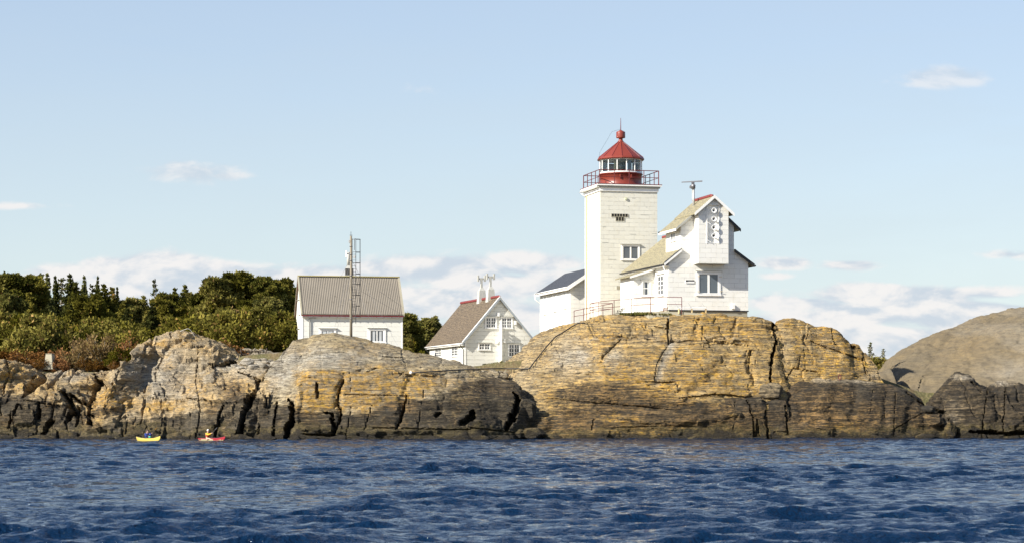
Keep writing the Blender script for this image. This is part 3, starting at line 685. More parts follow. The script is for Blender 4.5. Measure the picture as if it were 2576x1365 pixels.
def slate_mat(name, c1, c2, c3, w=.30, h=.26):
    m, nt = new_mat(name)
    uv = nt.n('ShaderNodeUVMap').outputs[0]
    g = nt.n('ShaderNodeNewGeometry').outputs['Position']
    br = nt.n('ShaderNodeTexBrick', {'offset': .5}); nt.set(br.inputs['Vector'], nt.mapping(uv))
    br.inputs['Scale'].default_value = 1; br.inputs['Mortar Size'].default_value = .02; br.inputs['Brick Width'].default_value = w; br.inputs['Row Height'].default_value = h
    br.inputs['Bias'].default_value = 0.0
    br.inputs['Color1'].default_value = c1+(1,); br.inputs['Color2'].default_value = c2+(1,); br.inputs['Mortar'].default_value = tuple(x*.3 for x in c2)+(1,)
    n = nt.noise(nt.mapping(uv, scale=(1.0, 3.2, 1), rot=(0, 0, .5)), 1.8, 6, .7, .5)
    c = nt.mix(nt.ramp(n, .38, .62, 0, .8), br.outputs[0], c3)
    n2 = nt.noise(g, 6, 5, .75)
    c = nt.mix(nt.ramp(n2, .52, .68, 0, .7), c, tuple(x*.38 for x in c2))
    finish(nt, principled(nt, c, .75), nt.m('SUBTRACT', nt.m('ADD', n, nt.m('MULTIPLY', n2, .5)), br.outputs[1]), .9, .06)
    return m
def paint_mat(name, color, rough=.45, worn=(.2,.15,.1), amt=.3, scale=4, metal=0.0, bump=.15):
    m, nt = new_mat(name)
    g = nt.n('ShaderNodeNewGeometry').outputs['Position']
    n = nt.noise(g, scale, 6, .7); n2 = nt.noise(g, scale*.25, 3, .6)
    c = nt.mix(nt.ramp(n2, .4, .65, 0, .35), color, tuple(min(1, x*1.25) for x in color))
    c = nt.mix(nt.ramp(n, .56, .72, 0, amt), c, worn)
    finish(nt, principled(nt, c, rough, metal), n, bump, .02)
    return m
def glass_mat(name, tint=(.05,.06,.07), rough=.06):
    m, nt = new_mat(name)
    b = principled(nt, tint, rough); b.inputs['Specular IOR Level'].default_value = .7
    g = nt.n('ShaderNodeNewGeometry').outputs['Position']
    finish(nt, b, nt.noise(g, 1.2, 2, .5), .12, .05)
    return m
def clear_mat(name):
    m, nt = new_mat(name)
    tr = nt.n('ShaderNodeBsdfTransparent', None, Color=(.93, .97, .98, 1)); gl = nt.n('ShaderNodeBsdfGlossy', None, Roughness=.03)
    fr = nt.n('ShaderNodeFresnel', None, IOR=1.5)
    mx = nt.n('ShaderNodeMixShader'); nt.set(mx.inputs[0], nt.m('MULTIPLY', fr.outputs[0], .9)); nt.t.links.new(tr.outputs[0], mx.inputs[1]); nt.t.links.new(gl.outputs[0], mx.inputs[2])
    out = nt.n('ShaderNodeOutputMaterial'); nt.t.links.new(mx.outputs[0], out.inputs[0])
    return m
M = {}
def make_mats():
    M['wall'] = panel_mat('white_cement_panels', line=.5, wear=.6)
    M['wall_worn'] = panel_mat('weathered_white_panels', (.68,.665,.575), .40, 1.0, .55, 1.0)
    M['wall_left'] = panel_mat('white_board_cladding', (.74,.735,.67), .46, 2.4, .42, .35)
    M['wall_mid'] = panel_mat('cream_board_cladding', (.74,.73,.655), .42, 2.2, .9, .5)
    M['trim'] = paint_mat('white_trim', (.80,.79,.75), .5, (.45,.40,.28), .35)
    M['trim_grey'] = paint_mat('grey_trim', (.27,.30,.32), .5, (.2,.2,.18), .3)
    M['red'] = paint_mat('red_lantern_paint', (.195,.036,.022), .36, (.12,.03,.022), .35, 3)
    M['dark_red'] = paint_mat('dark_red_paint', (.13,.018,.018), .5, (.10,.03,.03), .4)
    M['rail'] = paint_mat('rusty_red_rail', (.12,.018,.018), .6, (.05,.015,.015), .5)
    M['black'] = paint_mat('black_metal', (.02,.02,.02), .5, (.06,.04,.03), .4)
    M['dark'] = paint_mat('dark_opening', (.015,.015,.014), .8, (.03,.028,.02), .4)
    M['glass'] = glass_mat('window_glass', (.045,.055,.07))
    M['glass_grey'] = glass_mat('grey_window_glass', (.10,.12,.14), .15)
    M['curtain'] = paint_mat('net_curtain', (.45,.47,.47), .9, (.3,.32,.33), .3, 8)
    M['clear'] = clear_mat('lantern_glass')
    M['slate_old'] = slate_mat('lichen_slates', (.28,.255,.165), (.21,.19,.13), (.38,.33,.19))
    M['slate_brown'] = slate_mat('brown_tiles', (.145,.105,.065), (.08,.06,.04), (.20,.15,.09))
    M['slate_dark'] = slate_mat('dark_slates', (.045,.05,.062), (.06,.066,.08), (.052,.058,.07))
    M['tile_red'] = paint_mat('red_ridge_tile', (.19,.03,.026), .6, (.13,.06,.045), .7, 5)
    M['corr'] = paint_mat('corrugated_cement_sheet', (.185,.163,.13), .85, (.08,.068,.05), .7, 2.5)
    M['moss'] = paint_mat('mossy_ridge', (.36,.30,.10), .9, (.18,.15,.09), .8, 5)
    M['concrete'] = paint_mat('concrete', (.31,.285,.21), .9, (.17,.15,.11), .6, 3)
    M['grime'] = paint_mat('grimy_moulding', (.36,.36,.32), .9, (.06,.06,.05), .95, 5)
    M['wood'] = paint_mat('weathered_pole_wood', (.22,.19,.14), .85, (.10,.085,.06), .7, 6)
    M['steel'] = paint_mat('grey_steel', (.20,.20,.21), .45, (.10,.08,.07), .4, 8, .4)
    M['galv'] = paint_mat('galvanised_steel', (.42,.42,.40), .5, (.25,.2,.15), .4, 8, .3)
    M['chim'] = paint_mat('slate_stone_chimney', (.055,.052,.048), .9, (.22,.20,.17), .8, 9)
    M['pot'] = paint_mat('white_chimney_render', (.42,.415,.37), .7, (.5,.48,.4), .4)
    M['rust'] = paint_mat('rusty_pipe', (.55,.42,.22), .8, (.28,.13,.05), .7, 4)
    M['terracotta'] = paint_mat('terracotta_pipe', (.40,.16,.09), .8, (.2,.09,.05), .6, 5)
    M['light'] = paint_mat('cream_light', (.50,.52,.36), .4, (.4,.4,.3), .2)
    M['wood2'] = paint_mat('dark_wood', (.085,.06,.045), .85, (.2,.16,.12), .5, 8)
    M['wood_red'] = paint_mat('brown_slats', (.20,.10,.06), .85, (.1,.06,.04), .5, 8)
    M['olive'] = paint_mat('olive_blind', (.16,.17,.10), .8, (.1,.1,.07), .3)
# ------------------------------------------------------------------ local frame of a building
class Frame:
    def __init__(s, u, Y, deg, z0):
        s.o = Vector(((u-UC)*Y/FPX, Y, z0)); s.a = R(deg); s.c, s.s = math.cos(s.a), math.sin(s.a)
    def Y(s, t, d): return s.o.y + t*s.s + d*s.c
    def t(s, u, d=0.0):
        k = (u-UC)/FPX
        return (k*(s.o.y+d*s.c)-s.o.x+d*s.s)/(s.c-k*s.s)
    def d(s, u, t=0.0):
        k = (u-UC)/FPX
        return (s.o.x+t*s.c-k*s.o.y-k*t*s.s)/(s.s+k*s.c)
    def z(s, v, t=0.0, d=0.0): return zat(v, s.Y(t, d)) - s.o.z
    def root(s, name): return empty(name, s.o, s.a)
def window(parent, face, a0, a1, b0, b1, at0, cols=2, rows=1, mull=.10, frame=.09, casing=.14, bars=.035, pane='glass', hood=True, sill=True, curtain=None, proud=.07, name='window', label=None, trim='trim'):
    """face 'f': wall facing -d at depth at0 (a = t); face 'l': wall facing -t at t=at0 (a = d)"""
    def bx(mb, p0, p1, q0, q1, o0, o1):     # o = outward distance
        if face == 'f': mb.box(p0, p1, at0-o1, at0-o0, q0, q1)
        else: mb.box(at0-o1, at0-o0, p0, p1, q0, q1)
    w = MB(); c = casing
    bx(w, a0-c, a0, b0-.02, b1, 0, proud); bx(w, a1, a1+c, b0-.02, b1, 0, proud)
    bx(w, a0-c-.03, a1+c+.03, b1, b1+c, 0, proud+.015)
    o = w.build(name, M[trim], parent)
    if label: o['label'] = label
    if sill:
        w = MB(); bx(w, a0-c-.05, a1+c+.05, b0-.02-c*.8, b0-.021, 0, proud+.04); w.build('sill', M[trim], o)
    if hood:
        w = MB(); bx(w, a0-c-.12, a1+c+.12, b1+c+.001, b1+c+.035, 0, proud+.12); w.build('hood', M['grime'], o)
    w = MB(); p = proud-.02
    bx(w, a0, a0+frame, b0, b1, .012, p); bx(w, a1-frame, a1, b0, b1, .012, p)
    bx(w, a0+frame, a1-frame, b0, b0+frame, .012, p-.004); bx(w, a0+frame, a1-frame, b1-frame, b1, .012, p-.004)
    n = cols
    W = (a1-a0-2*frame-(n-1)*mull)/n
    sub = []
    x = a0+frame
    for i in range(n):
        if i < n-1: bx(w, x+W, x+W+mull, b0+frame, b1-frame, .012, p-.008)
        sub.append((x, x+W)); x += W+mull
    w.build('frame', M[trim], o)
    if rows > 1 or bars < 0:
        w = MB(); br = abs(bars)
        for (x0, x1) in sub:
            for r in range(1, rows):
                zz = b0+frame+(b1-b0-2*frame)*r/rows; bx(w, x0, x1, zz-br/2, zz+br/2, .012, p-.02)
            if bars < 0: bx(w, (x0+x1)/2-br/2, (x0+x1)/2+br/2, b0+frame, b1-frame, .012, p-.018)
        w.build('glazing_bars', M[trim], o)
    w = MB(); bx(w, a0+frame*.5, a1-frame*.5, b0+frame*.5, b1-frame*.5, .002, .010); w.build('pane', M[pane], o)
    if curtain:
        w = MB()
        for (x0, x1) in sub:
            for (f0, f1) in curtain: bx(w, x0+(x1-x0)*f0, x0+(x1-x0)*f1, b0+frame, b1-frame, .0105, .0135)
        w.build('curtain', M['curtain'], o)
    return o
# ------------------------------------------------------------------ lighthouse tower
def build_tower():
    F = Frame(1510, 212, 13.6, 8.0)
    F.o.z = zat(832, 212)
    W = F.t(1653.5, 0); D = 5.5
    root = F.root('lighthouse'); tag(root, 'square white lighthouse tower with red lantern room and red railed gallery', 'lighthouse')
    Z = lambda v, t=0, d=0: F.z(v, t, d)
    zt = Z(473)
    MB().prism([(0,0,-.6),(W,0,-.6),(W,D,-.6),(0,D,-.6)], (0,0,zt+.6)).build('wall', M['wall_worn'], root)
    cx, cy = W/2, D/2
    # cornice and gallery deck
    m = MB(); m.box(-.10, W+.10, -.10, D+.10, zt-.28, zt+.05); m.build('cornice', M['trim'], root)
    m = MB(); m.box(-.22, W+.22, -.22, D+.22, zt+.053, zt+.22); m.build('cornice_moulding', M['grime'], root)
    m = MB(); o = .36; m.box(-o, W+o, -o, D+o, zt+.223, zt+.36); dk = m.build('gallery_deck', M['trim'], root)
    m = MB(); m.box(-o-.02, W+o+.02, -o-.02, D+o+.02, zt+.363, zt+.42); m.build('deck_edge', M['dark_red'], dk)
    zd = zt+.42
    # gutter on the left side
    m = MB(); m.tube([(-o-.06, -.2, zt+.10), (-o-.06, D+.3, zt+.10)], .06, 8); m.tube([(-o-.06, D+.1, zt+.08), (-.12, D-.35, zt-.35)], .04)
    m.build('gutter', M['trim'], root)
    m = MB(); m.tube([(-.09, D-.9, zt-.3), (-.09, D-.9, -.5)], .05, 8); m.build('downpipe', M['rust'], root)
    # railing
    ro = .10; zr1, zr2 = zd+1.32, zd+.66
    c4 = [(-ro, -ro), (W+ro, -ro), (W+ro, D+ro), (-ro, D+ro)]
    m = MB()
    for zz, rr in ((zr1, .038), (zr2, .028)):
        for i in range(4): m.tube([(*c4[i], zz), (*c4[(i+1) % 4], zz)], rr, 6)
    ra = m.build('gallery_railing', M['rail'], root)
    for i in range(4):
        a, b = Vector(c4[i]), Vector(c4[(i+1) % 4])
        for k in range(4):
            p = a+(b-a)*k/4
            m = MB(); m.tube([(p.x, p.y, zd), (p.x, p.y, zr1)], .038 if k != 0 else .046, 6); m.tube([(p.x, p.y, zd), (p.x, p.y, zd+.10)], .09, 8, .04)
            m.build('railing_post', M['rail'], ra)
    # lantern
    cY = F.Y(cx, cy); px = cY/FPX
    r1 = 54.5*px; zb = F.z(463, cx, cy)-.15; z1 = F.z(433.5, cx, cy-r1); z2 = F.z(401, cx, cy)-.05
    z1 = z1
    m = MB(); m.lathe([(r1*.97, zd), (r1*.99, zd+.06), (r1*.97, zd+.1), (r1*.97, z1-.10), (r1*1.02, z1-.08), (r1*1.02, z1), (r1*.9, z1)], (cx, cy), 56)
    dr = m.build('lantern_drum', M['red'], root)
    for a in (-108, -78):
        x, y = cx+r1*1.0*math.cos(R(a)), cy+r1*1.0*math.sin(R(a))
        m = MB(); m.box(x-.05, x+.05, y-.12, y+.05, z1-.55, z1-.2); m.build('drum_vent', M['red'], dr)
    m = MB(); m.lathe([(r1*.9, z1), (r1*1.0, z1), (r1*1.0, z1+.13), (r1*.9, z1+.13)], (cx, cy), 56); m.lathe([(r1*.9, z2-.12), (r1*1.0, z2-.12), (r1*1.0, z2), (r1*.9, z2)], (cx, cy), 56)
    gf = m.build('glazing_frame', M['trim'], root)
    m = MB(); rg = r1*.955
    m.lathe([(rg, z1+.12), (rg, z2-.1)], (cx, cy), 56); gl = m.build('lantern_glass', M['clear'], root)
    for k in range(14):
        a = R(-90-26+k*360/14)
        x, y = cx+r1*.965*math.cos(a), cy+r1*.965*math.sin(a)
        m = MB(); m.tube([(x, y, z1+.12), (x, y, z2-.1)], .05, 6); m.build('glazing_bar', M['trim'], gf)
    m = MB(); m.lathe([(0, z1+.02), (r1*.9, z1+.02)], (cx, cy), 40); m.build('lantern_floor', M['olive'], root)
    # lamp inside
    m = MB(); m.lathe([(.0, z1+.03), (.16, z1+.03), (.16, z1+.4), (.34, z1+.45), (.42, z1+.62), (.42, z2-.4), (.3, z2-.28), (0, z2-.25)], (cx+.15, cy), 28)
    m.build('lamp', M['glass_grey'], root)
    for a0, a1, mt in ((-64, -30, 'glass'), (-128, -112, 'olive'), (-84, -70, 'glass_grey'), (60, 118, 'glass_grey')):
        m = MB(); n = 8; rr = r1*.84
        for k in range(n):
            b0, b1 = R(a0+(a1-a0)*k/n), R(a0+(a1-a0)*(k+1)/n)
            zz = z2-.25 if mt != 'glass' else z2-.5
            m.prism([(cx+rr*math.cos(b0), cy+rr*math.sin(b0), z1+.03), (cx+rr*math.cos(b1), cy+rr*math.sin(b1), z1+.03), (cx+(rr-.02)*math.cos(b1), cy+(rr-.02)*math.sin(b1), z1+.03), (cx+(rr-.02)*math.cos(b0), cy+(rr-.02)*math.sin(b0), z1+.03)], (0, 0, zz-z1))
        m.build('blind', M[mt], gl)
    # roof, 14-sided
    re = 58.5*px; za = F.z(357, cx, cy); ze = F.z(402, cx, cy); rn = .24
    m = MB(); m.lathe([(re*.9, ze-.05), (re*1.0, ze-.10), (re*1.03, ze-.02), (re*.985, ze+.14), (rn, za)], (cx, cy), 14, False)
    rf = m.build('lantern_roof', M['red'], root)
    m = MB(); m.lathe([(0, ze), (re*.93, ze-.04)], (cx, cy), 28); m.build('soffit', M['trim'], rf)
    for k in range(14):
        a = 2*math.pi*k/14
        m = MB(); m.tube([(cx+re*.985*math.cos(a), cy+re*.985*math.sin(a), ze+.15), (cx+rn*math.cos(a), cy+rn*math.sin(a), za+.01)], .03, 5)
        m.build('roof_seam', M['dark_red'], rf)
    zn = F.z(348, cx, cy); zb1 = F.z(346.5, cx, cy); zb2 = F.z(334, cx, cy); zb3 = F.z(329.5, cx, cy); rb = .44
    m = MB(); m.lathe([(rn+.05, za-.03), (rn+.06, za+.05), (rn*.85, za+.1), (rn*.8, zn-.03), (rb*.98, zb1-.04), (rb, zb1), (rb, zb2), (rb*.97, zb2+.05), (.08, zb3+.06), (0, zb3+.06)], (cx, cy), 28)
    vt = m.build('roof_ventilator', M['red'], rf)
    m = MB(); m.tube([(cx, cy, zb3), (cx, cy, F.z(297, cx, cy))], .045, 6, .018); m.build('lightning_rod', M['dark_red'], rf)
    m = MB(); pts = [(cx-.05, cy, zb3+.15), (cx-.95, cy-.2, zb3-.15)]; m.tube(pts, .012, 4)
    m.tube([(cx-.95, cy-.2, zb3-.15), (cx-re*.98, cy-.35, ze+.6), (cx-re*1.04, cy-.5, ze-.1), (cx-re*.98, cy-.5, zd)], .012, 4)
    m.build('earthing_cable', M['black'], rf)
    # front face details
    t0, t1 = F.t(1538.2), F.t(1579.4)
    def vent(u0, u1, v0, v1, n):
        a, b, z0, z1_ = F.t(u0), F.t(u1), Z(v1), Z(v0)
        m = MB(); m.box(a, b, -.015, -.004, z0, z1_); o_ = m.build('ventilation_slot', M['dark'], root)
        m = MB()
        for k in range(n+1):
            x = a+(b-a)*k/n; m.box(x-.025, x+.025, -.05, -.016, z0, z1_)
        m.box(a-.05, b+.05, -.055, -.051, z0-.05, z0-.01)
        m.build('slot_bars', M['concrete'], o_)
    vent(1538.2, 1579.4, 537, 544.4, 6); vent(1549.2, 1569.8, 545.3, 554.7, 3)
    a, b = F.t(1571.9), F.t(1577); m = MB(); m.box(a, b, -.12, -.002, Z(501.5), Z(496.3)); m.build('wall_light', M['light'], root)
    # upper window (two casements)
    window(root, 'f', F.t(1566.5), F.t(1606), Z(651), Z(617.5), 0, 2, 1, .14, .07, .13, pane='glass_grey', label=None)
    a, b = F.t(1551.5), F.t(1560.5); m = MB(); m.box(a, b, -.02, -.004, Z(727), Z(718)); m.build('bare_patch', M['concrete'], root)
    # wear: cracked strips on the panels
    for u0, u1, v in ((1612, 1632, 538.5), (1579, 1581.5, 519), (1516, 1524, 571), (1625, 1628, 519), (1515, 1530, 610), (1585, 1600, 588), (1530, 1550, 652), (1640, 1652, 585), (1590, 1598, 497), (1536, 1540, 672)):
        m = MB(); m.box(F.t(u0), F.t(u1), -.012, -.003, Z(v)-.02, Z(v)+.02); m.build('panel_crack', M['grime'], root)
    return F, W, D
# ------------------------------------------------------------------ gabled house helper
def gable_roof(root, t0, t1, d0, d1, ze, zr, tr, ov=.35, th=.12, mat='slate_old', verge='trim', fascia='trim', ridge='tile_red', left=True, right=True, part='roof'):
    """two slopes; eave at t0 and t1 with height ze, ridge at tr, height zr"""
    m = MB()
    if left: m.prism([(t0, d0, ze), (tr, d0, zr), (tr, d0, zr+th), (t0, d0, ze+th)], (0, d1-d0, 0))
    if right: m.prism([(tr, d0, zr), (t1, d0, ze), (t1, d0, ze+th), (tr, d0, zr+th)], (0, d1-d0, 0))
    rf = m.build(part, M[mat], root)
    return rf
def verge_boards(rf, t0, t1, tr, ze, zr, d, w=.22, off=.03, mat='trim', th=.12):
    m = MB()
    for (a, b) in ((t0, tr), (t1, tr)):
        if a is None: continue
        m.prism([(a, d-off, ze+th+.02), (b, d-off, zr+th+.02), (b, d-off, zr+th-w), (a, d-off, ze+th-w)], (0, off*.95, 0))
    m.build('verge_board', M[mat], rf)
def ridge_tiles(rf, tr, d0, d1, z, n, mat='tile_red', r=.14):
    m = MB()
    for k in range(n):
        a = d0+(d1-d0)*k/n; b = d0+(d1-d0)*(k+1)/n
        m.tube([(tr, a, z-.02), (tr, b+.02, z+.03)], r*.9, 8, r*1.15)
    m.build('ridge_tiles', M[mat], rf)
# ------------------------------------------------------------------ fog signal house
def build_signal_house(FT):
    F = Frame(1682.5, 198.4, 13.6, 0); F.o.z = zat(778, 198.4)
    root = F.root('fog_signal_house'); tag(root, 'white gabled house with four fog horns on its bay, right of the tower', 'house')
    Z = F.z
    W = F.t(1882.3); tc = W/2
    L = F.d(1552, 0)                       # length of the left wall
    L = min(L, 13.2)
    ze = Z(655, 0, 0); 
    tu0, tu1 = F.t(1712.6), F.t(1846.4)
    zw = Z(778)
    sl = .80
    zr_low = ze + sl*(tc)                   # lower roof ridge
    # main walls: base box with gable, raised front block
    m = MB(); m.prism([(0,0,0),(W,0,0),(W,0,ze),(tu1,0,ze+sl*(W-tu1)),(tc,0,zr_low),(tu0,0,ze+sl*tu0),(0,0,ze)], (0,L,0))
    m.build('wall', M['wall'], root)
    # foundation
    m = MB(); m.box(.06, W-.06, .06, L-.06, -2.4, -.003); m.build('foundation', M['concrete'], root)
    m = MB(); m.box(-.03, W+.03, -.03, .2, -.10, -.0035); m.build('plinth_flashing', M['black'], root)
    # lower roof
    ov = .50; zo = ze-sl*ov
    def slope(name, t0, z0, t1, z1, d0, d1, mat, th=.13):
        m = MB(); m.prism([(t0,d0,z0),(t1,d0,z1),(t1,d0,z1+th),(t0,d0,z0+th)], (0,d1-d0,0)); return m.build(name, M[mat], root)
    dA, dB = -.28, L+.3
    zU = ze+sl*tu0
    rl = slope('roof', -ov, zo, tu0, zU, dA, 4.5, 'slate_old')
    rr = slope('roof', W+ov, zo, tu1, zU, dA, 4.5, 'slate_old')
    DU = 4.4
    m = MB(); m.prism([(-ov,4.503,zo),(tc,4.503,zr_low),(W+ov,4.503,zo),(W+ov,4.503,zo+.13),(tc,4.503,zr_low+.13),(-ov,4.503,zo+.13)], (0,dB-4.503,0)); rm = m.build('roof', M['slate_old'], root)
    ridge_tiles(rm, tc, DU, dB, zr_low+.14, 16)
    for rf_, a, b in ((rl, -ov, tu0), (rr, W+ov, tu1)):
        m = MB(); m.prism([(a, dA-.05, zo+.15), (b, dA-.05, zU+.15), (b, dA-.05, zU-.10), (a, dA-.05, zo-.10)], (0, .046, 0)); m.build('verge_board', M['trim'] if a < 0 else M['black'], rf_)
        m = MB(); m.prism([(a, dA-.06, zo+.155), (b, dA-.06, zU+.155), (b, dA-.06, zU+.20), (a, dA-.06, zo+.20)], (0, .35, 0)); m.build('verge_flashing', M['black'], rf_)
    m = MB(); m.tube([(-ov-.05, dA, zo+.02), (-ov-.05, dB, zo+.02)], .07, 8); m.build('gutter', M['black'], root)
    m = MB(); m.box(-ov+.02, -.003, dA+.1, dB-.1, zo-.10, zo-.04); m.build('eaves_soffit', M['trim'], root)
    m = MB(); m.tube([(W+ov+.05, dA-.05, zo+.02), (W+ov+.05, dB, zo+.02)], .08, 8); m.build('gutter', M['black'], root)
    # downpipe at the near left corner
    m = MB(); m.tube([(-ov, .15, zo), (-ov+.1, .12, zo-.35), (-.1, .05, zo-1.0), (-.10, .05, .1)], .05, 8); m.build('downpipe', M['trim'], root)
    # upper block
    zue = Z(566, tu0, 0)+.02; s2 = .82
    zur = zue+s2*(tc-tu0)
    m = MB(); m.prism([(tu0,.003,zU-.6),(tu1,.003,zU-.6),(tu1,.003,zue),(tc,.003,zur),(tu0,.003,zue)], (0,DU-.006,0))
    ub = m.build('upper_wall', M['wall'], root)
    ou = .55; dU0, dU1 = -.3, DU+.35
    m = MB(); m.prism([(tu0-ou,dU0,zue-s2*ou),(tc,dU0,zur),(tu1+ou,dU0,zue-s2*ou),(tu1+ou,dU0,zue-s2*ou+.13),(tc,dU0,zur+.13),(tu0-ou,dU0,zue-s2*ou+.13)], (0,dU1-dU0,0))
    ur = m.build('upper_roof', M['slate_old'], root)
    m = MB(); m.prism([(tu0-ou,dU0-.03,zue-s2*ou+.14),(tc,dU0-.03,zur+.14),(tc,dU0-.03,zur-.08),(tu0-ou,dU0-.03,zue-s2*ou-.08)], (0,.026,0)); m.build('verge_board', M['grime'], ur)
    m = MB(); m.prism([(tu1+ou,dU0-.03,zue-s2*ou+.16),(tc,dU0-.03,zur+.16),(tc,dU0-.03,zur-.12),(tu1+ou,dU0-.03,zue-s2*ou-.12)], (0,.026,0)); m.build('verge_board', M['black'], ur)
    m = MB(); m.box(tu0-ou-.02, tu0-ou+.05, dU0, dU1, zue-s2*ou-.12, zue-s2*ou+.08); m.build('fascia', M['trim'], ur)
    m = MB(); m.tube([(tu0-ou-.04, dU1-.3, zue-s2*ou+.12), (tu0-ou-.04, dU1, zue-s2*ou+.12)], .06); m.build('gutter_end', M['black'], ur)
    # projecting bay
    pb = 1.25
    # bay front in local t from the near plane
    b0, b1 = F.t(1757.2, -pb), F.t(1832.6, -pb); zb = F.z(661.7, b0, -pb); bc = (b0+b1)/2
    apex = F.z(492, bc, -pb-.15)-.13; sb = .86
    zbe = apex-sb*(bc-b0)
    m = MB()
    # recess built as a frame of wall round the horn niche
    n0, n1 = F.t(1609.9+.2702*627, -pb), F.t(1609.9+.2702*733, -pb); q0, q1 = F.z(436+.2702*648, b0, -pb), F.z(436+.2702*292, b0, -pb)
    m.prism([(b0,-pb,zb),(n0,-pb,zb),(n0,-pb,zbe+sb*(n0-b0)),(b0,-pb,zbe)], (0,pb-.003,0))
    m.prism([(n1,-pb,zb),(b1,-pb,zb),(b1,-pb,zbe),(n1,-pb,zbe+sb*(b1-n1))], (0,pb-.003,0))
    m.box(n0, n1, -pb, -.003, zb, q0)
    top = [(n0,-pb,q1),(n1,-pb,q1),(n1,-pb,zbe+sb*(b1-n1)),(bc,-pb,apex),(n0,-pb,zbe+sb*(n0-b0))]
    m.prism(top, (0,pb-.003,0))
    bay = m.build('horn_bay', M['wall'], root)
    m = MB(); m.box(n0, n1, -pb+.22, -pb+.26, q0, q1); m.build('horn_niche', M['trim'], bay)
    m = MB(); m.box(n0-.07, n0, -pb-.04, -pb+.02, q0-.05, q1+.05); m.box(n1, n1+.07, -pb-.04, -pb+.02, q0-.05, q1+.05); m.box(n0-.07, n1+.07, -pb-.04, -pb+.02, q1, q1+.07)
    m.box(n0, n1, -pb-.02, -pb+.02, q0-.05, q0); m.build('niche_frame', M['trim'], bay)
    m = MB(); m.box(b0-.02, b1+.02, -pb-.02, -.003, zb-.03, zb-.001); m.build('bay_base_flashing', M['grime'], bay)
    # bay roof
    ob = .45; dB0 = -pb-.32
    m = MB(); th = .12
    m.prism([(b0-ob,dB0,zbe-sb*ob),(bc,dB0,apex),(b1+ob,dB0,zbe-sb*ob),(b1+ob,dB0,zbe-sb*ob+th),(bc,dB0,apex+th),(b0-ob,dB0,zbe-sb*ob+th)], (0,dU1-dB0-.4,0))
    br = m.build('bay_roof', M['slate_old'], root)
    for a in (b0-ob, b1+ob):
        m = MB(); m.prism([(a,dB0-.04,zbe-sb*ob+th+.04),(bc,dB0-.04,apex+th+.04),(bc,dB0-.04,apex+th-.24),(a,dB0-.04,zbe-sb*ob+th-.24)], (0,.037,0)); m.build('verge_board', M['trim'], br)
    ridge_tiles(br, bc, dB0+.6, dU1-.45, apex+.15, 9)
    # four horns
    hc = F.t(1794.6, -pb)
    for v in (529.2, 550.8, 572.4, 593.2):
        zc = F.z(v, b0, -pb)
        m = MB(); prof = [(.05, .22), (.06, .1), (.08, -.05), (.15, -.16), (.215, -.20), (.24, -.215), (.245, -.24), (.225, -.25), (.16, -.22), (.085, -.10), (.07, .05)]
        n = 28
        V = [(hc+r*math.cos(2*math.pi*k/n), -pb+y, zc+r*math.sin(2*math.pi*k/n)) for r, y in prof for k in range(n)]
        Fc = [(i*n+k, i*n+(k+1) % n, (i+1)*n+(k+1) % n, (i+1)*n+k) for i in range(len(prof)-1) for k in range(n)]
        m.add(V, Fc, True); h = m.build('fog_horn', M['trim'], bay)
        m = MB(); m.ell((hc, -pb-.05, zc), (.068, .02, .068)); m.build('horn_throat', M['dark'], h)
    for v in (519, 561, 606): zc = F.z(v, b0, -pb); m = MB(); m.tube([(n0-.05, -pb-.03, zc+.12), (n0+.3, -pb-.12, zc-.12)], .02, 5); m.build('horn_bracket', M['trim'], bay)
    # windows
    window(root, 'f', F.t(1757.5), F.t(1807.3), Z(737), Z(686.5), 0, 2, 1, .20, .07, .20, pane='glass_grey', label='large two-paned shuttered window under the horn bay')
    for u, v in ((1756, 694), (1756, 732), (1811, 694), (1813, 731)): m = MB(); m.tube([(F.t(u)-.12, -.13, Z(v)), (F.t(u)+.16, -.13, Z(v)+.01)], .018, 5); m.build('shutter_hook', M['rust'], root)
    m = MB(); m.box(F.t(1724.6), F.t(1746.3), -.06, -.002, Z(711), Z(704.5)); vs = m.build('vent_hatch', M['trim'], root)
    m = MB(); m.prism([(F.t(1725), -.064, Z(703.2)), (F.t(1746.3), -.064, Z(703.2)), (F.t(1746.3), -.064, Z(706.3)), (F.t(1732), -.064, Z(706.3)), (F.t(1725), -.064, Z(708))], (0, .003, 0)); m.build('hatch_opening', M['dark'], vs)
    m = MB(); m.box(F.t(1839.5), F.t(1847.5), -.22, -.002, Z(774.5), Z(762.5)); m.build('vent_box', M['trim'], root, .02)
    # side windows (left face)
    zs0, zs1 = F.z(436+.2702*625, tu0, 2), F.z(436+.2702*553, tu0, 2)
    d0 = F.d(1688.5, tu0); d1 = F.d(1699.5, tu0); d0, d1 = min(d0, d1), max(d0, d1)
    window(root, 'l', d0, d1, zs0, zs1, tu0, 3, 1, .09, .05, .12, label='small three-paned window high on the left side', hood=False)
    # small shuttered opening on the bay side
    m = MB(); da = -pb+.35; m.box(b0-.05, b0-.002, da, da+.35, F.z(577, b0, -pb), F.z(556, b0, -pb)); m.build('side_shutter', M['trim'], bay)
    # tall left-wall window
    d1 = F.d(1656, 0); d0 = F.d(1669.5, 0); d0, d1 = min(d0, d1), max(d0, d1)
    z0, z1 = F.z(740, 0, d0), F.z(692, 0, d0)
    window(root, 'l', d0, d1, z0, z1, 0, 2, 4, .12, .06, .12, bars=.045, pane='glass', label='tall narrow window with many small panes on the left side')
    # entrance annex on the left wall
    de = F.d(1646.5, 0); te = F.t(1593.5, de); dl = F.d(1560.5, te)
    zA = F.z(694, te, de); zB = zo-.12
    m = MB(); m.prism([(te,de,-.9),(0,de,-.9),(0,de,zB),(te,de,zA)], (0,dl-de,0)); an = m.build('entrance_annex', M['wall'], root)
    slA = (zB-zA)/(0-te)
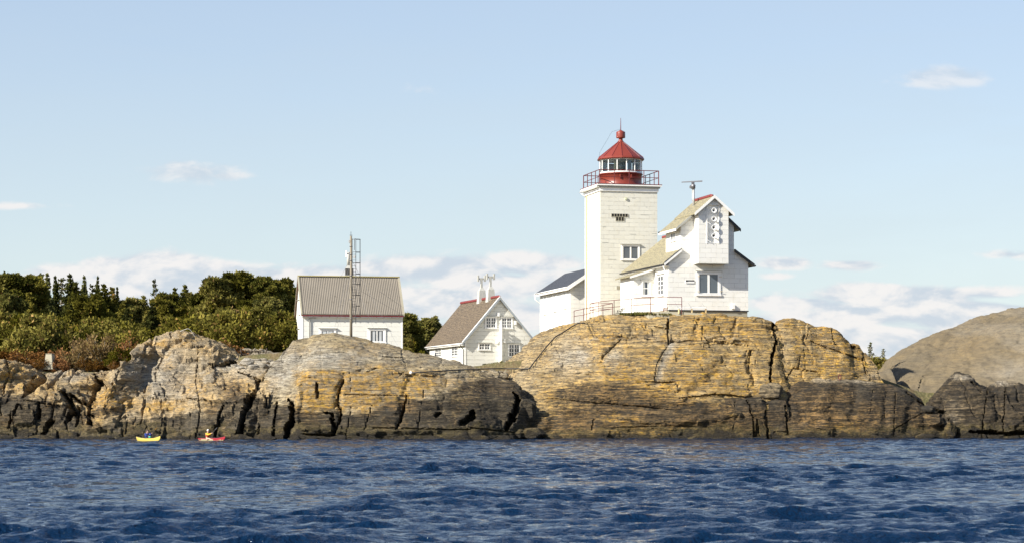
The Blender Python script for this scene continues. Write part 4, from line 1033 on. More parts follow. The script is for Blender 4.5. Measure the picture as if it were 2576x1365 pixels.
    m = MB(); m.prism([(te-.42,de-.3,zA-slA*.42+.02),(-.02,de-.3,zB+.02),(-.02,de-.3,zB+.13),(te-.42,de-.3,zA-slA*.42+.13)], (0,dl-de+.6,0)); ar = m.build('annex_roof', M['slate_old'], an)
    m = MB(); m.prism([(te-.42,de-.33,zA-slA*.42-.1),(-.02,de-.33,zB-.1),(-.02,de-.33,zB+.09),(te-.42,de-.33,zA-slA*.42+.09)], (0,.027,0)); m.build('verge_board', M['trim'], ar)
    window(an, 'f', F.t(1617.3, de), F.t(1633.3, de), F.z(742, 0, de), F.z(708, 0, de), de, 1, 2, .1, .05, .14, bars=.06, pane='glass', curtain=[(.08,.3),(.72,.95)], label='small dark sash window of the entrance annex')
    return F, W
# ------------------------------------------------------------------ annex wing behind tower
def build_wing(FT):
    F = Frame(1434.5, 219.5, 13.6, 0); F.o.z = zat(836, 219.5)
    root = F.root('tower_wing'); tag(root, 'low white wing with dark slate roof attached behind the left side of the lighthouse', 'building')
    L = F.d(1358.5, 0)
    Z = F.z
    ze = Z(717, 0, 0); W = 4.6; tc = 2.75; s = .66
    m = MB(); m.prism([(0,0,-1),(W,0,-1),(W,0,ze+s*(2*tc-W)),(tc,0,ze+s*tc),(0,0,ze)], (0,L,0)); m.build('wall', M['wall'], root)
    m = MB(); m.box(.1, W-.1, .1, L-.1, -3, -1.003); m.build('foundation', M['concrete'], root)
    ov = .42; dA, dB = -.5, L+.35; zo = ze-s*ov
    m = MB(); m.prism([(-ov,dA,zo),(tc,dA,ze+s*tc),(tc,dA,ze+s*tc+.12),(-ov,dA,zo+.12)], (0,dB-dA,0))
    m.prism([(tc+.002,dA,ze+s*tc),(W+.3,dA,ze+s*(2*tc-W-.3)),(W+.3,dA,ze+s*(2*tc-W-.3)+.12),(tc+.002,dA,ze+s*tc+.12)], (0,dB-dA,0))
    rf = m.build('roof', M['slate_dark'], root)
    m = MB(); m.prism([(-ov,dA-.03,zo+.14),(tc,dA-.03,ze+s*tc+.14),(tc,dA-.03,ze+s*tc-.26),(-ov,dA-.03,zo-.26)], (0,.028,0)); m.build('verge_board', M['trim'], rf)
    m = MB(); m.box(-ov-.04, -ov+.02, dA-.02, dB, zo-.2, zo+.10); m.build('fascia', M['trim'], rf)
    m = MB(); m.tube([(-ov-.09, dA, zo+.05), (-ov-.09, dB, zo+.05)], .06, 8); m.tube([(-ov-.09, dB-.1, zo), (-ov-.05, dB-.1, zo-.5), (-.06, dB-.4, zo-.9)], .045, 8); m.build('gutter', M['trim'], rf)
    for uc, v0, v1 in ((1372, 787, 743), (1396.5, 780, 737), (1421.5, 773, 731)):
        a, b = F.d(uc+3.2, 0), F.d(uc-3.6, 0)
        z0, z1 = F.z(v0, 0, a), F.z(v1, 0, a)
        window(root, 'l', min(a, b), max(a, b), z0, z1, 0, 2, 4, .08, .05, .13, bars=.04, pane='curtain', hood=True, label={1372:'rear window of the left wall', 1396.5:'middle window of the left wall', 1421.5:'window nearest the front corner'}[uc])
    m = MB(); m.tube([(.15, L-.6, -1.0), (.15, L-.7, -1.35), (.3, L-1.2, -1.9)], .12, 8); m.build('drain_pipe', M['terracotta'], root)
    m = MB(); m.box(-.03, .25, L-.25, L+.05, -1.25, -1.004); m.build('drain_bracket', M['black'], root)
    return F
# ------------------------------------------------------------------ left house (corrugated roof)
def build_left_house():
    F = Frame(761, 205.5, 10.5, 0); F.o.z = zat(892, 205.5)
    root = F.root('keeper_house'); tag(root, 'white boarded house with grey corrugated roof behind the rock, left of the others', 'house')
    Z = F.z
    W = F.t(1012); D = F.d(744, 0); D = 6.6
    ze = Z(784); zr = F.z(697, 0, D/2)
    s = (zr-ze)/(D/2)
    m = MB(); m.prism([(0,0,-.5),(0,0,ze),(0,D/2,zr-.05),(0,D,ze),(0,D,-.5)], (W,0,0)); m.build('wall', M['wall_left'], root)
    m = MB(); m.box(.05, W-.05, .05, D-.05, -2.2, -.503); m.build('foundation', M['concrete'], root)
    # corrugated sheets, real corrugation
    ov = .28; og = .10
    for side in (0, 1):
        n = int((W+2*og)/.165)*8; xs = np.linspace(-og, W+og, n+1)
        cor = .03*np.cos(2*math.pi*(xs+og)/.165)
        rows = 26; V = []
        for r in range(rows+1):
            q = r/rows; y0, z0 = -ov, ze-s*ov+.10; y1, z1 = D/2, zr+.10
            lap = .03*((q*3) % 1.0) if r not in (0, rows) else 0
            y = y0+(y1-y0)*q; z = z0+(z1-z0)*q
            if side: y = D-y
            V.append(np.stack([xs, np.full_like(xs, y), z+cor-lap*.6], 1))
        g_ = grid_mesh('corrugated_roof', np.concatenate(V), rows+1, n+1, M['corr'], True, None, root, flip=bool(side))
        so = g_.modifiers.new('sheet', 'SOLIDIFY'); so.thickness = .02
        if side == 0: rf = g_
    m = MB(); m.box(-og-.02, W+og+.02, D/2-.16, D/2+.16, zr+.10, zr+.17); m.build('ridge_cap', M['moss'], rf)
    for t in (-og-.09, W+og-.07):
        for sg in (0, 1):
            y0 = -ov-.02 if sg == 0 else D+ov+.02
            m = MB(); m.prism([(t, y0, ze-s*ov-.06), (t, D/2, zr+.02), (t, D/2, zr+.19), (t, y0, ze-s*ov+.17)], (.16, 0, 0)); m.build('verge_capping', M['concrete'], rf)
    m = MB(); m.prism([(-.12, D/2+.02, zr+.0), (-.12, D+.3, ze-s*.3-.04), (-.12, D+.3, ze-s*.3-.14), (-.12, D/2+.02, zr-.12)], (.03, 0, 0)); m.build('verge_edge', M['dark_red'], rf)
    m = MB(); m.box(-og, W+og, -ov-.05, -ov+.0, ze-s*ov-.10, ze-s*ov+.02); m.build('fascia', M['dark_red'], root)
    m = MB(); m.box(-.05, W+.05, -ov+.001, -.003, ze-s*ov-.18, ze-s*ov-.12); m.build('soffit', M['trim'], root)
    m = MB()
    for k in range(13):
        x = .3+k*(W-.6)/12; m.box(x-.04, x+.04, -ov-.052, -ov+.02, ze-s*ov-.16, ze-s*ov-.101)
    m.build('rafter_ends', M['wood'], root)
    m = MB(); x = F.t(778.5); m.tube([(x-.05, -.2, ze-.15), (x, -.10, ze-.35), (x, -.10, -.5)], .055, 8); m.tube([(x, -.1, Z(797.5)), (x+.55, -.1, Z(798.5)), (x+.62, -.1, Z(793.5))], .05, 8); m.build('downpipe', M['galv'], root)
    for t in (0.0, W):
        m = MB(); m.box(t-.04 if t == 0 else t-.06, t+.06 if t == 0 else t+.04, -.03, .0, -.5, ze-.02); m.build('corner_board', M['trim'], root)
    window(root, 'f', F.t(931.5), F.t(965), Z(857.5), Z(828.5), 0, 2, 1, .10, .06, .20, pane='glass', curtain=[(.30,.75)], label='right front window with half-drawn curtains')
    window(root, 'f', F.t(808.5), F.t(841), Z(857.5), Z(829), 0, 2, 1, .08, .06, .16, pane='glass_grey', curtain=[(.05,.8)], label='left front window, mostly hidden by the rock')
    for (u, v0, v1) in ((750.5, 787, 758), (750.5, 862, 830)):
        y0 = D/2-.55; z0, z1 = F.z(v1 if False else v0, 0, y0), F.z(v1, 0, y0)
        window(root, 'l', y0, y0+1.1, min(z0, z1), max(z0, z1), 0, 2, 1, .08, .05, .15, pane='curtain', label='upper gable window' if v0 < 800 else 'lower gable window')
    # chimney behind the ridge
    cu = .5*(871+890); ct = F.t(879.5, D/2); zc = zr
    m = MB(); m.box(ct-.36, ct+.36, D/2-.05, D/2+.65, zr-.4, F.z(675, ct, D/2)); ch = m.build('chimney', M['chim'], root)
    zt = F.z(675, ct, D/2)
    m = MB(); m.box(ct-.44, ct+.44, D/2-.12, D/2+.72, zr+.12, zr+.24); m.build('chimney_base', M['grime'], ch)
    m = MB(); V = []
    m.add([(ct-.36,D/2-.05,zt+.003),(ct+.2,D/2-.05,zt+.003),(ct+.2,D/2+.6,zt+.003),(ct-.36,D/2+.6,zt+.003),(ct-.22,D/2+.15,zt+.3),(ct+.05,D/2+.15,zt+.3),(ct+.05,D/2+.4,zt+.3),(ct-.22,D/2+.4,zt+.3)],
          [(0,3,2,1),(4,5,6,7),(0,1,5,4),(1,2,6,5),(2,3,7,6),(3,0,4,7)])
    m.tube([(ct-.09, D/2+.27, zt+.25), (ct-.09, D/2+.27, F.z(634, ct, D/2))], .14, 12); m.build('chimney_cowl', M['pot'], ch)
    return F, W, D, ze, zr
# ------------------------------------------------------------------ middle house
def build_mid_house():
    F = Frame(1170, 231, 17.5, 0); F.o.z = zat(922, 231)
    root = F.root('boat_store_house'); tag(root, 'cream gabled house with brown tiled roof, red ridge and two white chimneys, between the rocks', 'house')
    Z = F.z
    W = F.t(1341); D = F.d(1080.5, 0); tc = W/2
    zr = F.z(749, tc, 0); ze = Z(853); s = (zr-ze)/tc
    m = MB(); m.prism([(0,0,-.6),(W,0,-.6),(W,0,ze),(tc,0,zr),(0,0,ze)], (0,D,0)); m.build('wall', M['wall_mid'], root)
    ov = .38; dA, dB = -.32, D+.3; zo = ze-s*ov
    m = MB(); m.prism([(-ov,dA,zo),(tc,dA,zr),(W+ov,dA,zo),(W+ov,dA,zo+.13),(tc,dA,zr+.13),(-ov,dA,zo+.13)], (0,dB-dA,0)); rf = m.build('roof', M['slate_brown'], root)
    ridge_tiles(rf, tc, dA+.1, dB, zr+.15, 26)
    for a in (-ov, W+ov):
        m = MB(); m.prism([(a,dA-.04,zo+.15),(tc,dA-.04,zr+.15),(tc,dA-.04,zr-.16),(a,dA-.04,zo-.16)], (0,.037,0)); m.build('verge_board', M['trim_grey'], rf)
        m = MB(); m.prism([(a,dA-.045,zo+.19),(tc,dA-.045,zr+.19),(tc,dA-.045,zr+.152),(a,dA-.045,zo+.152)], (0,.3,0)); m.build('verge_capping', M['trim'], rf)
    m = MB(); m.tube([(-ov-.05, dA, zo+.02), (-ov-.05, dB, zo+.02)], .07, 8); gt = m.build('gutter', M['trim'], root)
    m = MB(); m.box(-ov+.02, -.003, dA+.05, dB, zo-.16, zo-.05); m.build('eaves_soffit', M['trim'], root)
    for dd in (.25, D-.1):
        m = MB(); m.tube([(-ov-.05, dd, zo), (-ov+.0, dd, zo-.25), (-.09, dd, zo-.6), (-.09, dd, -.6)], .05, 8); m.build('downpipe', M['black'], root)
    m = MB(); m.tube([(-.09, D-.1, zo-2.4), (-.8, D-.1, zo-2.35)], .05, 8); m.build('drain_pipe', M['galv'], root)
    m = MB(); m.box(-.035, .10, -.035, 0, -.6, ze-.02); m.build('corner_board', M['trim'], root)
    def zz(z): return z*.2064+670.8
    def uu(x): return x*.2064+1039.7
    window(root, 'f', F.t(uu(886)), F.t(uu(1004)), Z(zz(735)), Z(zz(612)), 0, 2, 3, .12, .05, .12, bars=-.045, pane='glass', label='left window under the gable peak')
    window(root, 'f', F.t(uu(1078)), F.t(uu(1196)), Z(zz(735)), Z(zz(612)), 0, 2, 3, .12, .05, .12, bars=-.045, pane='glass', label='right window under the gable peak')
    window(root, 'f', F.t(uu(803)), F.t(uu(930)), Z(zz(1003)), Z(zz(930)), 0, 2, 2, .12, .05, .09, bars=-.045, pane='glass', label='wide low ground-floor window')
    window(root, 'f', F.t(uu(1165)), F.t(uu(1290)), Z(zz(1085)), Z(zz(935)), 0, 2, 3, .12, .05, .10, bars=-.045, pane='glass', label='right ground-floor window half hidden by rock')
    for (x0, x1, y0, y1, lb) in ((270, 342, 968, 1092, 'rear window of the left wall'), (470, 547, 948, 1078, 'front window of the left wall')):
        a, b = F.d(uu(x1), 0), F.d(uu(x0), 0)
        window(root, 'l', min(a, b), max(a, b), F.z(zz(y1), 0, a), F.z(zz(y0), 0, a), 0, 2, 4, .10, .05, .08, bars=-.045, pane='glass', label=lb, hood=False)
    for (x0, x1, y0, y1) in ((1022, 1048, 553, 597), (1228, 1252, 650, 695), (1008, 1032, 882, 928), (1095, 1118, 872, 918)):
        m = MB(); m.box(F.t(uu(x0)), F.t(uu(x1)), -.22, -.002, Z(zz(y1)), Z(zz(y0))); m.build('vent_box', M['trim'], root, .015)
    m = MB(); m.box(F.t(uu(870)), F.t(uu(1220)), -.06, -.002, Z(zz(606)), Z(zz(603))); m.build('wall_batten', M['trim'], root)
    # perforated cable channel standing off the wall
    tt = F.t(uu(1054)); z0, z1 = -.4, Z(zz(708)); m = MB()
    n = 14; hgt = (z1-z0)/n
    for k in range(n):
        a = z0+k*hgt
        m.box(tt-.03, tt+.03, -.62, -.003, a, a+hgt*.62)
        m.box(tt-.03, tt+.03, -.62, -.42, a+hgt*.62, a+hgt); m.box(tt-.03, tt+.03, -.28, -.003, a+hgt*.62, a+hgt)
    m.box(tt-.06, tt+.06, -.68, -.621, z0, z1)
    m.build('cable_channel', M['trim'], root)
    # chimneys with H cowls
    for (ul, ur, vb, vt, su0, su1, sv, cu0, cu1, cv0, cv1, lb) in (
        (1210.0, 1218.8, 752, 730.5, 1203.5, 1210.5, 730, 1195, 1217.0, 692.5, 707.5, 'rear chimney with lower cowl'),
        (1230.5, 1243.5, 750, 728, 1231, 1238, 726, 1223, 1245.5, 688, 703, 'front chimney with taller cowl')):
        uc = (ul+ur)/2
        dd = F.d(uc-3.0, tc); zb_ = zr-.3; ztp = F.z(vt, tc, dd)
        wb, wt = .44, .32
        m = MB(); m.add([(tc-wb,dd-wb,zb_),(tc+wb,dd-wb,zb_),(tc+wb,dd+wb,zb_),(tc-wb,dd+wb,zb_),(tc-wt,dd-wt,ztp),(tc+wt,dd-wt,ztp),(tc+wt,dd+wt,ztp),(tc-wt,dd+wt,ztp)],
              [(0,3,2,1),(4,5,6,7),(0,1,5,4),(1,2,6,5),(2,3,7,6),(3,0,4,7)])
        c_ = m.build('chimney', M['pot'], root); c_['label'] = lb
        m = MB(); m.add([(tc-wt,dd-wt,ztp+.002),(tc+wt,dd-wt,ztp+.002),(tc+wt,dd+wt,ztp+.002),(tc-wt,dd+wt,ztp+.002),(tc-.15,dd-.15,ztp+.3),(tc+.15,dd-.15,ztp+.3),(tc+.15,dd+.15,ztp+.3),(tc-.15,dd+.15,ztp+.3)],
              [(0,3,2,1),(4,5,6,7),(0,1,5,4),(1,2,6,5),(2,3,7,6),(3,0,4,7)])
        zx = F.z((cv0+cv1)/2+1, tc, dd)
        m.box(tc-.10, tc+.10, dd-.11, dd+.11, ztp+.2, zx)
        m.box(tc-.38, tc+.38, dd-.09, dd+.09, zx-.09, zx+.09)
        zc0, zc1 = F.z(cv1, tc, dd), F.z(cv0, tc, dd)
        for sx in (-.38, .38): m.box(tc+sx-.085, tc+sx+.085, dd-.12, dd+.12, zc0, zc1)
        m.build('chimney_cowl', M['pot'], c_)
    return F
# ------------------------------------------------------------------ vegetation
def leaf_mat(name, a, b, c, rough=.8):
    m, nt = new_mat(name)
    at_ = nt.n('ShaderNodeAttribute'); at_.attribute_name = 'tone'
    sp = nt.n('ShaderNodeSeparateColor', None, i0=at_.outputs['Color']).outputs
    g = nt.n('ShaderNodeNewGeometry').outputs['Position']
    n = nt.noise(g, .6, 3, .6)
    col = nt.mix(nt.m('ADD', nt.m('MULTIPLY', sp[0], .6), nt.m('MULTIPLY', nt.m('SUBTRACT', n, .3), .9), clamp=True), a, b)
    col = nt.mix(nt.m('MULTIPLY', sp[1], 1.0), col, c)
    orr = nt.n('ShaderNodeObjectInfo').outputs['Random']
    hsv = nt.n('ShaderNodeHueSaturation', None, Color=col); nt.set(hsv.inputs['Value'], nt.ramp(orr, 0, 1, .50, 1.20)); nt.set(hsv.inputs['Saturation'], nt.ramp(orr, .2, 1, 1.08, .98)); nt.set(hsv.inputs['Hue'], nt.ramp(orr, 0, 1,   .506, .494)); col = hsv.outputs[0]
    d = nt.n('ShaderNodeBsdfDiffuse', None, Color=col); t = nt.n('ShaderNodeBsdfTranslucent', None, Color=col)
    mx = nt.n('ShaderNodeMixShader'); mx.inputs[0].default_value = .25
    nt.t.links.new(d.outputs[0], mx.inputs[1]); nt.t.links.new(t.outputs[0], mx.inputs[2])
    out = nt.n('ShaderNodeOutputMaterial'); nt.t.links.new(mx.outputs[0], out.inputs[0])
    return m
VM = {}
def veg_mats():
    VM['pine'] = leaf_mat('pine_needles', (.060,.064,.014), (.27,.235,.055), (.32,.21,.08))
    VM['pine_dark'] = leaf_mat('dark_pine_needles', (.055,.062,.016), (.24,.22,.055), (.30,.20,.08))
    VM['spruce'] = leaf_mat('spruce_needles', (.040,.050,.018), (.17,.17,.055), (.12,.11,.06))
    VM['juniper'] = leaf_mat('juniper_leaves', (.060,.060,.012), (.25,.22,.045), (.36,.21,.075))
    VM['brown'] = leaf_mat('bare_brown_twigs', (.13,.085,.035), (.33,.235,.11), (.16,.16,.04))
    VM['rusty'] = leaf_mat('rusty_heather', (.15,.07,.025), (.30,.16,.06), (.12,.12,.04))
    VM['grass'] = leaf_mat('green_grass', (.05,.06,.015), (.16,.16,.05), (.28,.22,.09))
    VM['bark'] = paint_mat('pine_bark', (.22,.15,.10), .9, (.36,.24,.15), .8, 4)
    VM['bark_grey'] = paint_mat('grey_bark', (.30,.26,.20), .9, (.14,.11,.08), .7, 5)
def quads(C, A, B, tone):
    """leaf quads: centres C, half axes A and B (n,3)"""
    n = len(C)
    V = np.stack([C-A-B*.6, C+A-B*.35, C+A*.75+B, C-A*.6+B*.7], 1).reshape(-1, 3)
    F = np.arange(4*n).reshape(n, 4)
    T = np.repeat(tone, 4, 0)
    return V, F, T
def rdir(rs, n, up=0.0):
    d = rs.normal(size=(n, 3)); d[:, 2] += up; return d/np.linalg.norm(d, axis=1, keepdims=True)
def perp(rs, D):
    r = rs.normal(size=D.shape); r -= D*(r*D).sum(1, keepdims=True); return r/np.linalg.norm(r, axis=1, keepdims=True)
def pads_to_leaves(rs, pads, per, ls, droop=0.0, scat=.28):
    Cs, As, Bs, Ts = [], [], [], []
    for (c, r, k) in pads:
        n = max(12, int(per*r[0]*r[1]))
        d = rdir(rs, n, .5); rad = (rs.rand(n, 1)**.33)*(.75+.35*rs.rand(n, 1))
        rr_ = (np.array(r)*(.8+.5*rs.rand(3)))
        P = np.array(c)+d*rad*rr_+rs.normal(size=(n, 3))*np.array(r).mean()*scat
        out = d*np.array([1, 1, .8])+rs.normal(size=(n, 3))*.45; out[:, 2] += .25-droop; out /= np.linalg.norm(out, axis=1, keepdims=True)
        s = ls*(.6+.8*rs.rand(n, 1))
        Cs.append(P); As.append(perp(rs, out)*s*.42); Bs.append(out*s)
        t = np.zeros((n, 4)); t[:, 0] = np.clip(k[0]+.3*(rs.rand(n)-.5), 0, 1); t[:, 1] = (rs.rand(n) < k[1])*rs.rand(n); t[:, 3] = 1
        Ts.append(t)
    return quads(np.concatenate(Cs), np.concatenate(As), np.concatenate(Bs), np.concatenate(Ts))
def tree(kind, seed, name, mat, barkmat, h):
    rs = np.random.RandomState(seed); pads = []; tr = MB()
    root = empty(name, (0, 0, 0))
    if kind == 'pine':
        lean = rs.normal(size=2)*.05*h; base = .30+.12*rs.rand()
        tr.tube([(0,0,-.6),(lean[0]*.3,lean[1]*.3,h*.35),(lean[0]*.7,lean[1]*.7,h*.7),(lean[0],lean[1],h*.94)], .026*h, 7, .006*h)
        n = 58
        for i in range(n):
            f = (i+.5)/n; z = h*(base+(1-base)*f*.97); pr = h*.27*(math.sin(math.pi*min(1, (1-f)*.78+.14)))**.8
            a = i*2.4+rs.rand()*1.2; q = (rs.rand()**.55)
            x, y = lean[0]*z/h+math.cos(a)*pr*q, lean[1]*z/h+math.sin(a)*pr*q
            r = h*(.045+.055*rs.rand()**1.5)*(1.2-.5*f); z += h*.02*rs.normal()
            pads.append(((x, y, z), (r*1.5, r*1.2, r*.36), (rs.rand(), .05)))
            if i % 2 == 0: tr.tube([(lean[0]*z/h, lean[1]*z/h, z-pr*q*.35), (x*.6, y*.6, z-.1*h*q*.4), (x, y, z-.02*h)], .009*h, 5, .003*h)
        leaves = pads_to_leaves(rs, pads, 900, .020*h+.045, 0, .26)
    elif kind == 'spruce':
        tr.tube([(0,0,-.5),(0,0,h*.5),(0,0,h*.98)], .018*h, 6, .004*h)
        n = 19
        for i in range(n):
            f = i/(n-1); z = h*(.14+.86*f); R_ = h*.20*(1-f)**.9+.006*h
            m_ = max(3, int(7*(1-f)+2)); a0 = rs.rand()*6
            for k in range(m_):
                a = a0+2*math.pi*k/m_+rs.normal()*.4; L = R_*(.4+.85*rs.rand()); z = h*(.14+.86*f)+rs.normal()*.02*h*(1-f)
                for q in (.35, .75, 1.0):
                    r = .036*h*(1.12-.9*f)*(1.2-.5*q)+.007*h
                    pads.append(((math.cos(a)*L*q, math.sin(a)*L*q, z-.12*L*q), (r, r, r*.45), (.3+.5*rs.rand(), .03)))
        leaves = pads_to_leaves(rs, pads, 1300, .013*h+.04, .3, .6)
    elif kind == 'young':    # ragged conical young pine
        tr.tube([(0,0,-.5),(.01*h,0,h*.5),(0,0,h*.97)], .02*h, 6, .004*h)
        n = 17
        for i in range(n):
            f = i/(n-1); z = h*(.10+.90*f); R_ = h*.27*(1-f)**.75*(.75+.5*rs.rand())+.008*h
            m_ = max(2, int(6*(1-f)+2)); a0 = rs.rand()*6
            for k in range(m_):
                a = a0+2*math.pi*k/m_+rs.normal()*.4; L = R_*(.5+.7*rs.rand())
                for q in (.5, 1.0):
                    r = (.045+.02*rs.rand())*h*(1.1-.85*f)+.008*h
                    pads.append(((math.cos(a)*L*q, math.sin(a)*L*q, z+.10*L*q), (r, r, r*.65), (rs.rand(), .05)))
        leaves = pads_to_leaves(rs, pads, 900, .018*h+.045, -.2, .38)
    elif kind == 'thin':     # sparse conifer seen against the sky
        tr.tube([(0,0,-.5),(.01*h,0,h*.5),(0,0,h*.98)], .014*h, 6, .004*h)
        for i in range(13):
            f = i/12; z = h*(.30+.68*f); L = h*(.16*(1-f)+.02)
            for k in range(3):
                a = rs.rand()*6.28; q = .5+.6*rs.rand(); r = (.030*h+.018*h*rs.rand())*(1.1-.7*f)
                pads.append(((math.cos(a)*L*q, math.sin(a)*L*q, z), (r*1.2, r*1.2, r*.5), (rs.rand()*.6, .1)))
                tr.tube([(0, 0, z-.03*h), (math.cos(a)*L*q, math.sin(a)*L*q, z)], .006*h, 4, .003*h)
        leaves = pads_to_leaves(rs, pads, 2600/h, .016*h+.04, 0, .6)
    elif kind == 'bush':
        tr.tube([(0,0,-.4),(.02*h,0,h*.4)], .03*h, 6, .015*h)
        for i in range(46):
            a = rs.rand()*6.28; q = rs.rand()**.5; f = rs.rand()
            z = h*(.10+.80*f*(1-.55*q*q)); x, y = math.cos(a)*q*h*.62, math.sin(a)*q*h*.62
            r = h*(.10+.07*rs.rand()); pads.append(((x, y, z), (r*.9, r*.9, r*1.0), (rs.rand(), .08)))
            if i % 4 == 0: tr.tube([(0, 0, .05*h), (x*.6, y*.6, z*.6), (x, y, z)], .010*h, 5, .004*h)
        leaves = pads_to_leaves(rs, pads, 900, .026*h+.05)
    elif kind == 'twig':     # leafless bush of fine branches
        for i in range(26):
            a = rs.rand()*6.28; q = rs.rand()**.6; x, y, z = math.cos(a)*q*h*.55, math.sin(a)*q*h*.55, h*(.55+.45*rs.rand())*(1-.35*q)
            tr.tube([(x*.08, y*.08, -.2), (x*.45, y*.45, z*.5), (x, y, z)], .012*h, 4, .004*h)
            for k in range(3):
                f = .35+.6*rs.rand(); r = h*(.09+.05*rs.rand()); pads.append(((x*f, y*f, z*f+.08*h), (r, r, r*1.3), (rs.rand(), .12)))
        leaves = pads_to_leaves(rs, pads, 420, .02*h+.04)
    V, F, T = leaves
    tr.build('trunk', VM[barkmat], root)
    raw_mesh('crown', V, F, VM[mat], False, {'tone': T}, root)
    root['_h'] = h
    return root
ORD = ['first','second','third','fourth','fifth','sixth','seventh','eighth','ninth','tenth','eleventh','twelfth','thirteenth','fourteenth','fifteenth','sixteenth','seventeenth','eighteenth','nineteenth','twentieth']
def build_vegetation():
    veg_mats()
    protos = {}
    def proto(key, *a):
        protos[key] = [tree(*x) for x in a]
    proto('pine', ('pine', 1, 'pine_tree', 'pine', 'bark', 9), ('pine', 2, 'pine_tree', 'pine_dark', 'bark', 9), ('pine', 3, 'pine_tree', 'pine', 'bark', 9), ('pine', 4, 'pine_tree', 'pine_dark', 'bark', 9), ('pine', 5, 'pine_tree', 'pine', 'bark_grey', 9))
    proto('spruce', ('spruce', 11, 'spruce_tree', 'spruce', 'bark_grey', 8), ('spruce', 12, 'spruce_tree', 'spruce', 'bark_grey', 8))
    proto('thin', ('thin', 21, 'spruce_tree', 'spruce', 'bark_grey', 6), ('thin', 22, 'spruce_tree', 'pine_dark', 'bark_grey', 6))
    proto('young', ('young', 61, 'pine_tree', 'pine', 'bark', 7), ('young', 62, 'pine_tree', 'pine_dark', 'bark', 7), ('young', 63, 'pine_tree', 'juniper', 'bark', 7), ('young', 64, 'pine_tree', 'pine', 'bark', 7))
    proto('bush', ('bush', 31, 'juniper_bush', 'juniper', 'bark_grey', 4), ('bush', 32, 'juniper_bush', 'pine', 'bark_grey', 4), ('bush', 33, 'juniper_bush', 'juniper', 'bark_grey', 4))
    proto('twig', ('twig', 41, 'bare_bush', 'brown', 'bark_grey', 3), ('twig', 42, 'bare_bush', 'brown', 'bark_grey', 3))
    proto('heather', ('bush', 51, 'heather_bush', 'rusty', 'bark_grey', 2), ('twig', 52, 'heather_bush', 'rusty', 'bark_grey', 2))
    used = set(); rr = random.Random(5)
    def put(kind, var, u, v, Y, wide, label, cat, group=None, zg=None):
        p = protos[kind][var % len(protos[kind])]
        o = p if p.name not in used else copy_tree(p)
        used.add(p.name) if o is p else None
        x = (u-UC)*Y/FPX; g = float(ground_z(x, Y)) if zg is None else zg
        h = zat(v, Y)-g; s = h/p['_h']
        o.location = (x, Y, g); o.scale = (s*wide, s*wide, s); o.rotation_euler = (0, 0, rr.random()*6.28)
        tag(o, label, cat, group); return o
    sky = [('pine',-10,686,246,1.1),('pine',27,684,247,1.0),('pine',58,683,250,1.05),('young',90,697,252,1.0),('thin',103,690,262,.9),('spruce',119,692,258,.75),('spruce',139,699,262,.7),('thin',155,701,264,1.0),
           ('spruce',176,695,262,1.1),('young',190,708,256,.9),('spruce',212,699,262,.65),('thin',232,716,264,.9),('spruce',246,700,266,.55),('young',262,712,258,.9),('young',282,720,260,.9),('spruce',295,726,262,.55),
           ('pine',332,746,262,.9),('young',362,740,262,.95),('thin',389,704,264,.62),('pine',414,730,260,.8),('young',440,721,262,.8),('young',466,714,260,.8),('pine',486,733,258,.7),
           ('pine',524,726,250,.8),('pine',556,690,246,.9),('pine',585,684,248,.85),('pine',608,683,250,.8),('young',636,694,250,.9),('pine',674,690,248,.8),('pine',699,693,250,.8),('young',722,722,256,.8),('pine',745,722,262,.8)]
    names = {'young': ('pointed olive-green pine', 'pine tree'), 'pine': ('green pine', 'pine tree'), 'spruce': ('narrow dark spruce', 'spruce tree'), 'thin': ('thin sparse spruce', 'spruce tree')}
    cnt = {}
    for i, (k, u, v, Y, w) in enumerate(sky):
        v += 8 if k in ('pine', 'young') else 0
        if u < 80: v += 6
        cnt[k] = cnt.get(k, 0)+1
        n = cnt[k]
        lab = '%s breaking the skyline of the wood, %s such tree from the left' % (names[k][0], ORD[n-1] if n <= 20 else 'twenty-'+ORD[n-21] if n < 30 else str(n))
        if (k, u) == ('thin', 389): lab = 'lone thin spruce standing tall above the dip in the wood'
        if (k, u) == ('pine', 585): lab = 'tallest pine in the wood left of the corrugated-roofed house'
        if (k, u) == ('pine', 745): lab = 'pine showing just behind the left gable of the corrugated-roofed house'
        put(k, i, u, v, Y, w, lab, names[k][1], 'trees along the skyline of the wood')
    for i in range(46):
        u = -30+i*16.6+rr.uniform(-8, 8); v = 752+rr.uniform(-22, 30)+(14 if u < 330 else 22 if u < 520 else 0); Y = 226+rr.uniform(-6, 14)
        put(('young', 'spruce', 'young', 'pine')[i % 4], i, u, v-6+12*(i % 3), Y, (1.15, 1.3, 1.0, .85)[i % 4], 'green conifer in the unbroken middle of the wood', 'conifer tree', 'conifers in the middle of the wood')
    for i in range(44):
        u = -30+i*17.2+rr.uniform(-9, 9); v = 816+rr.uniform(-34, 30)-(14 if u > 520 else 0); Y = 213+rr.uniform(-3, 7)
        put('bush', i, u, v, Y, 1.0, 'olive green juniper in the dense lower edge of the wood', 'bush', 'junipers along the lower edge of the wood')
    # named shrubs near the rock
    put('pine', 3, 650, 772, 213, 1.35, 'broad dark spreading pine above the stone wall, left of the corrugated-roofed house', 'pine tree', zg=7.4)
    put('pine', 1, 700, 800, 214, 1.1, 'low dark pine squeezed against the left end of the corrugated-roofed house', 'pine tree')
    put('bush', 0, 545, 838, 207, 1.1, 'yellow green bush behind the rocky knoll, left of the dark spreading pine', 'bush')
    put('twig', 0, 595, 762, 216, .8, 'pale dead-branched bush between the tall pines and the dark spreading pine', 'bush')
    put('twig', 0, 222, 826, 207, .85, 'tall tan leafless bush in front of the wood, behind the rock shelf', 'bush')
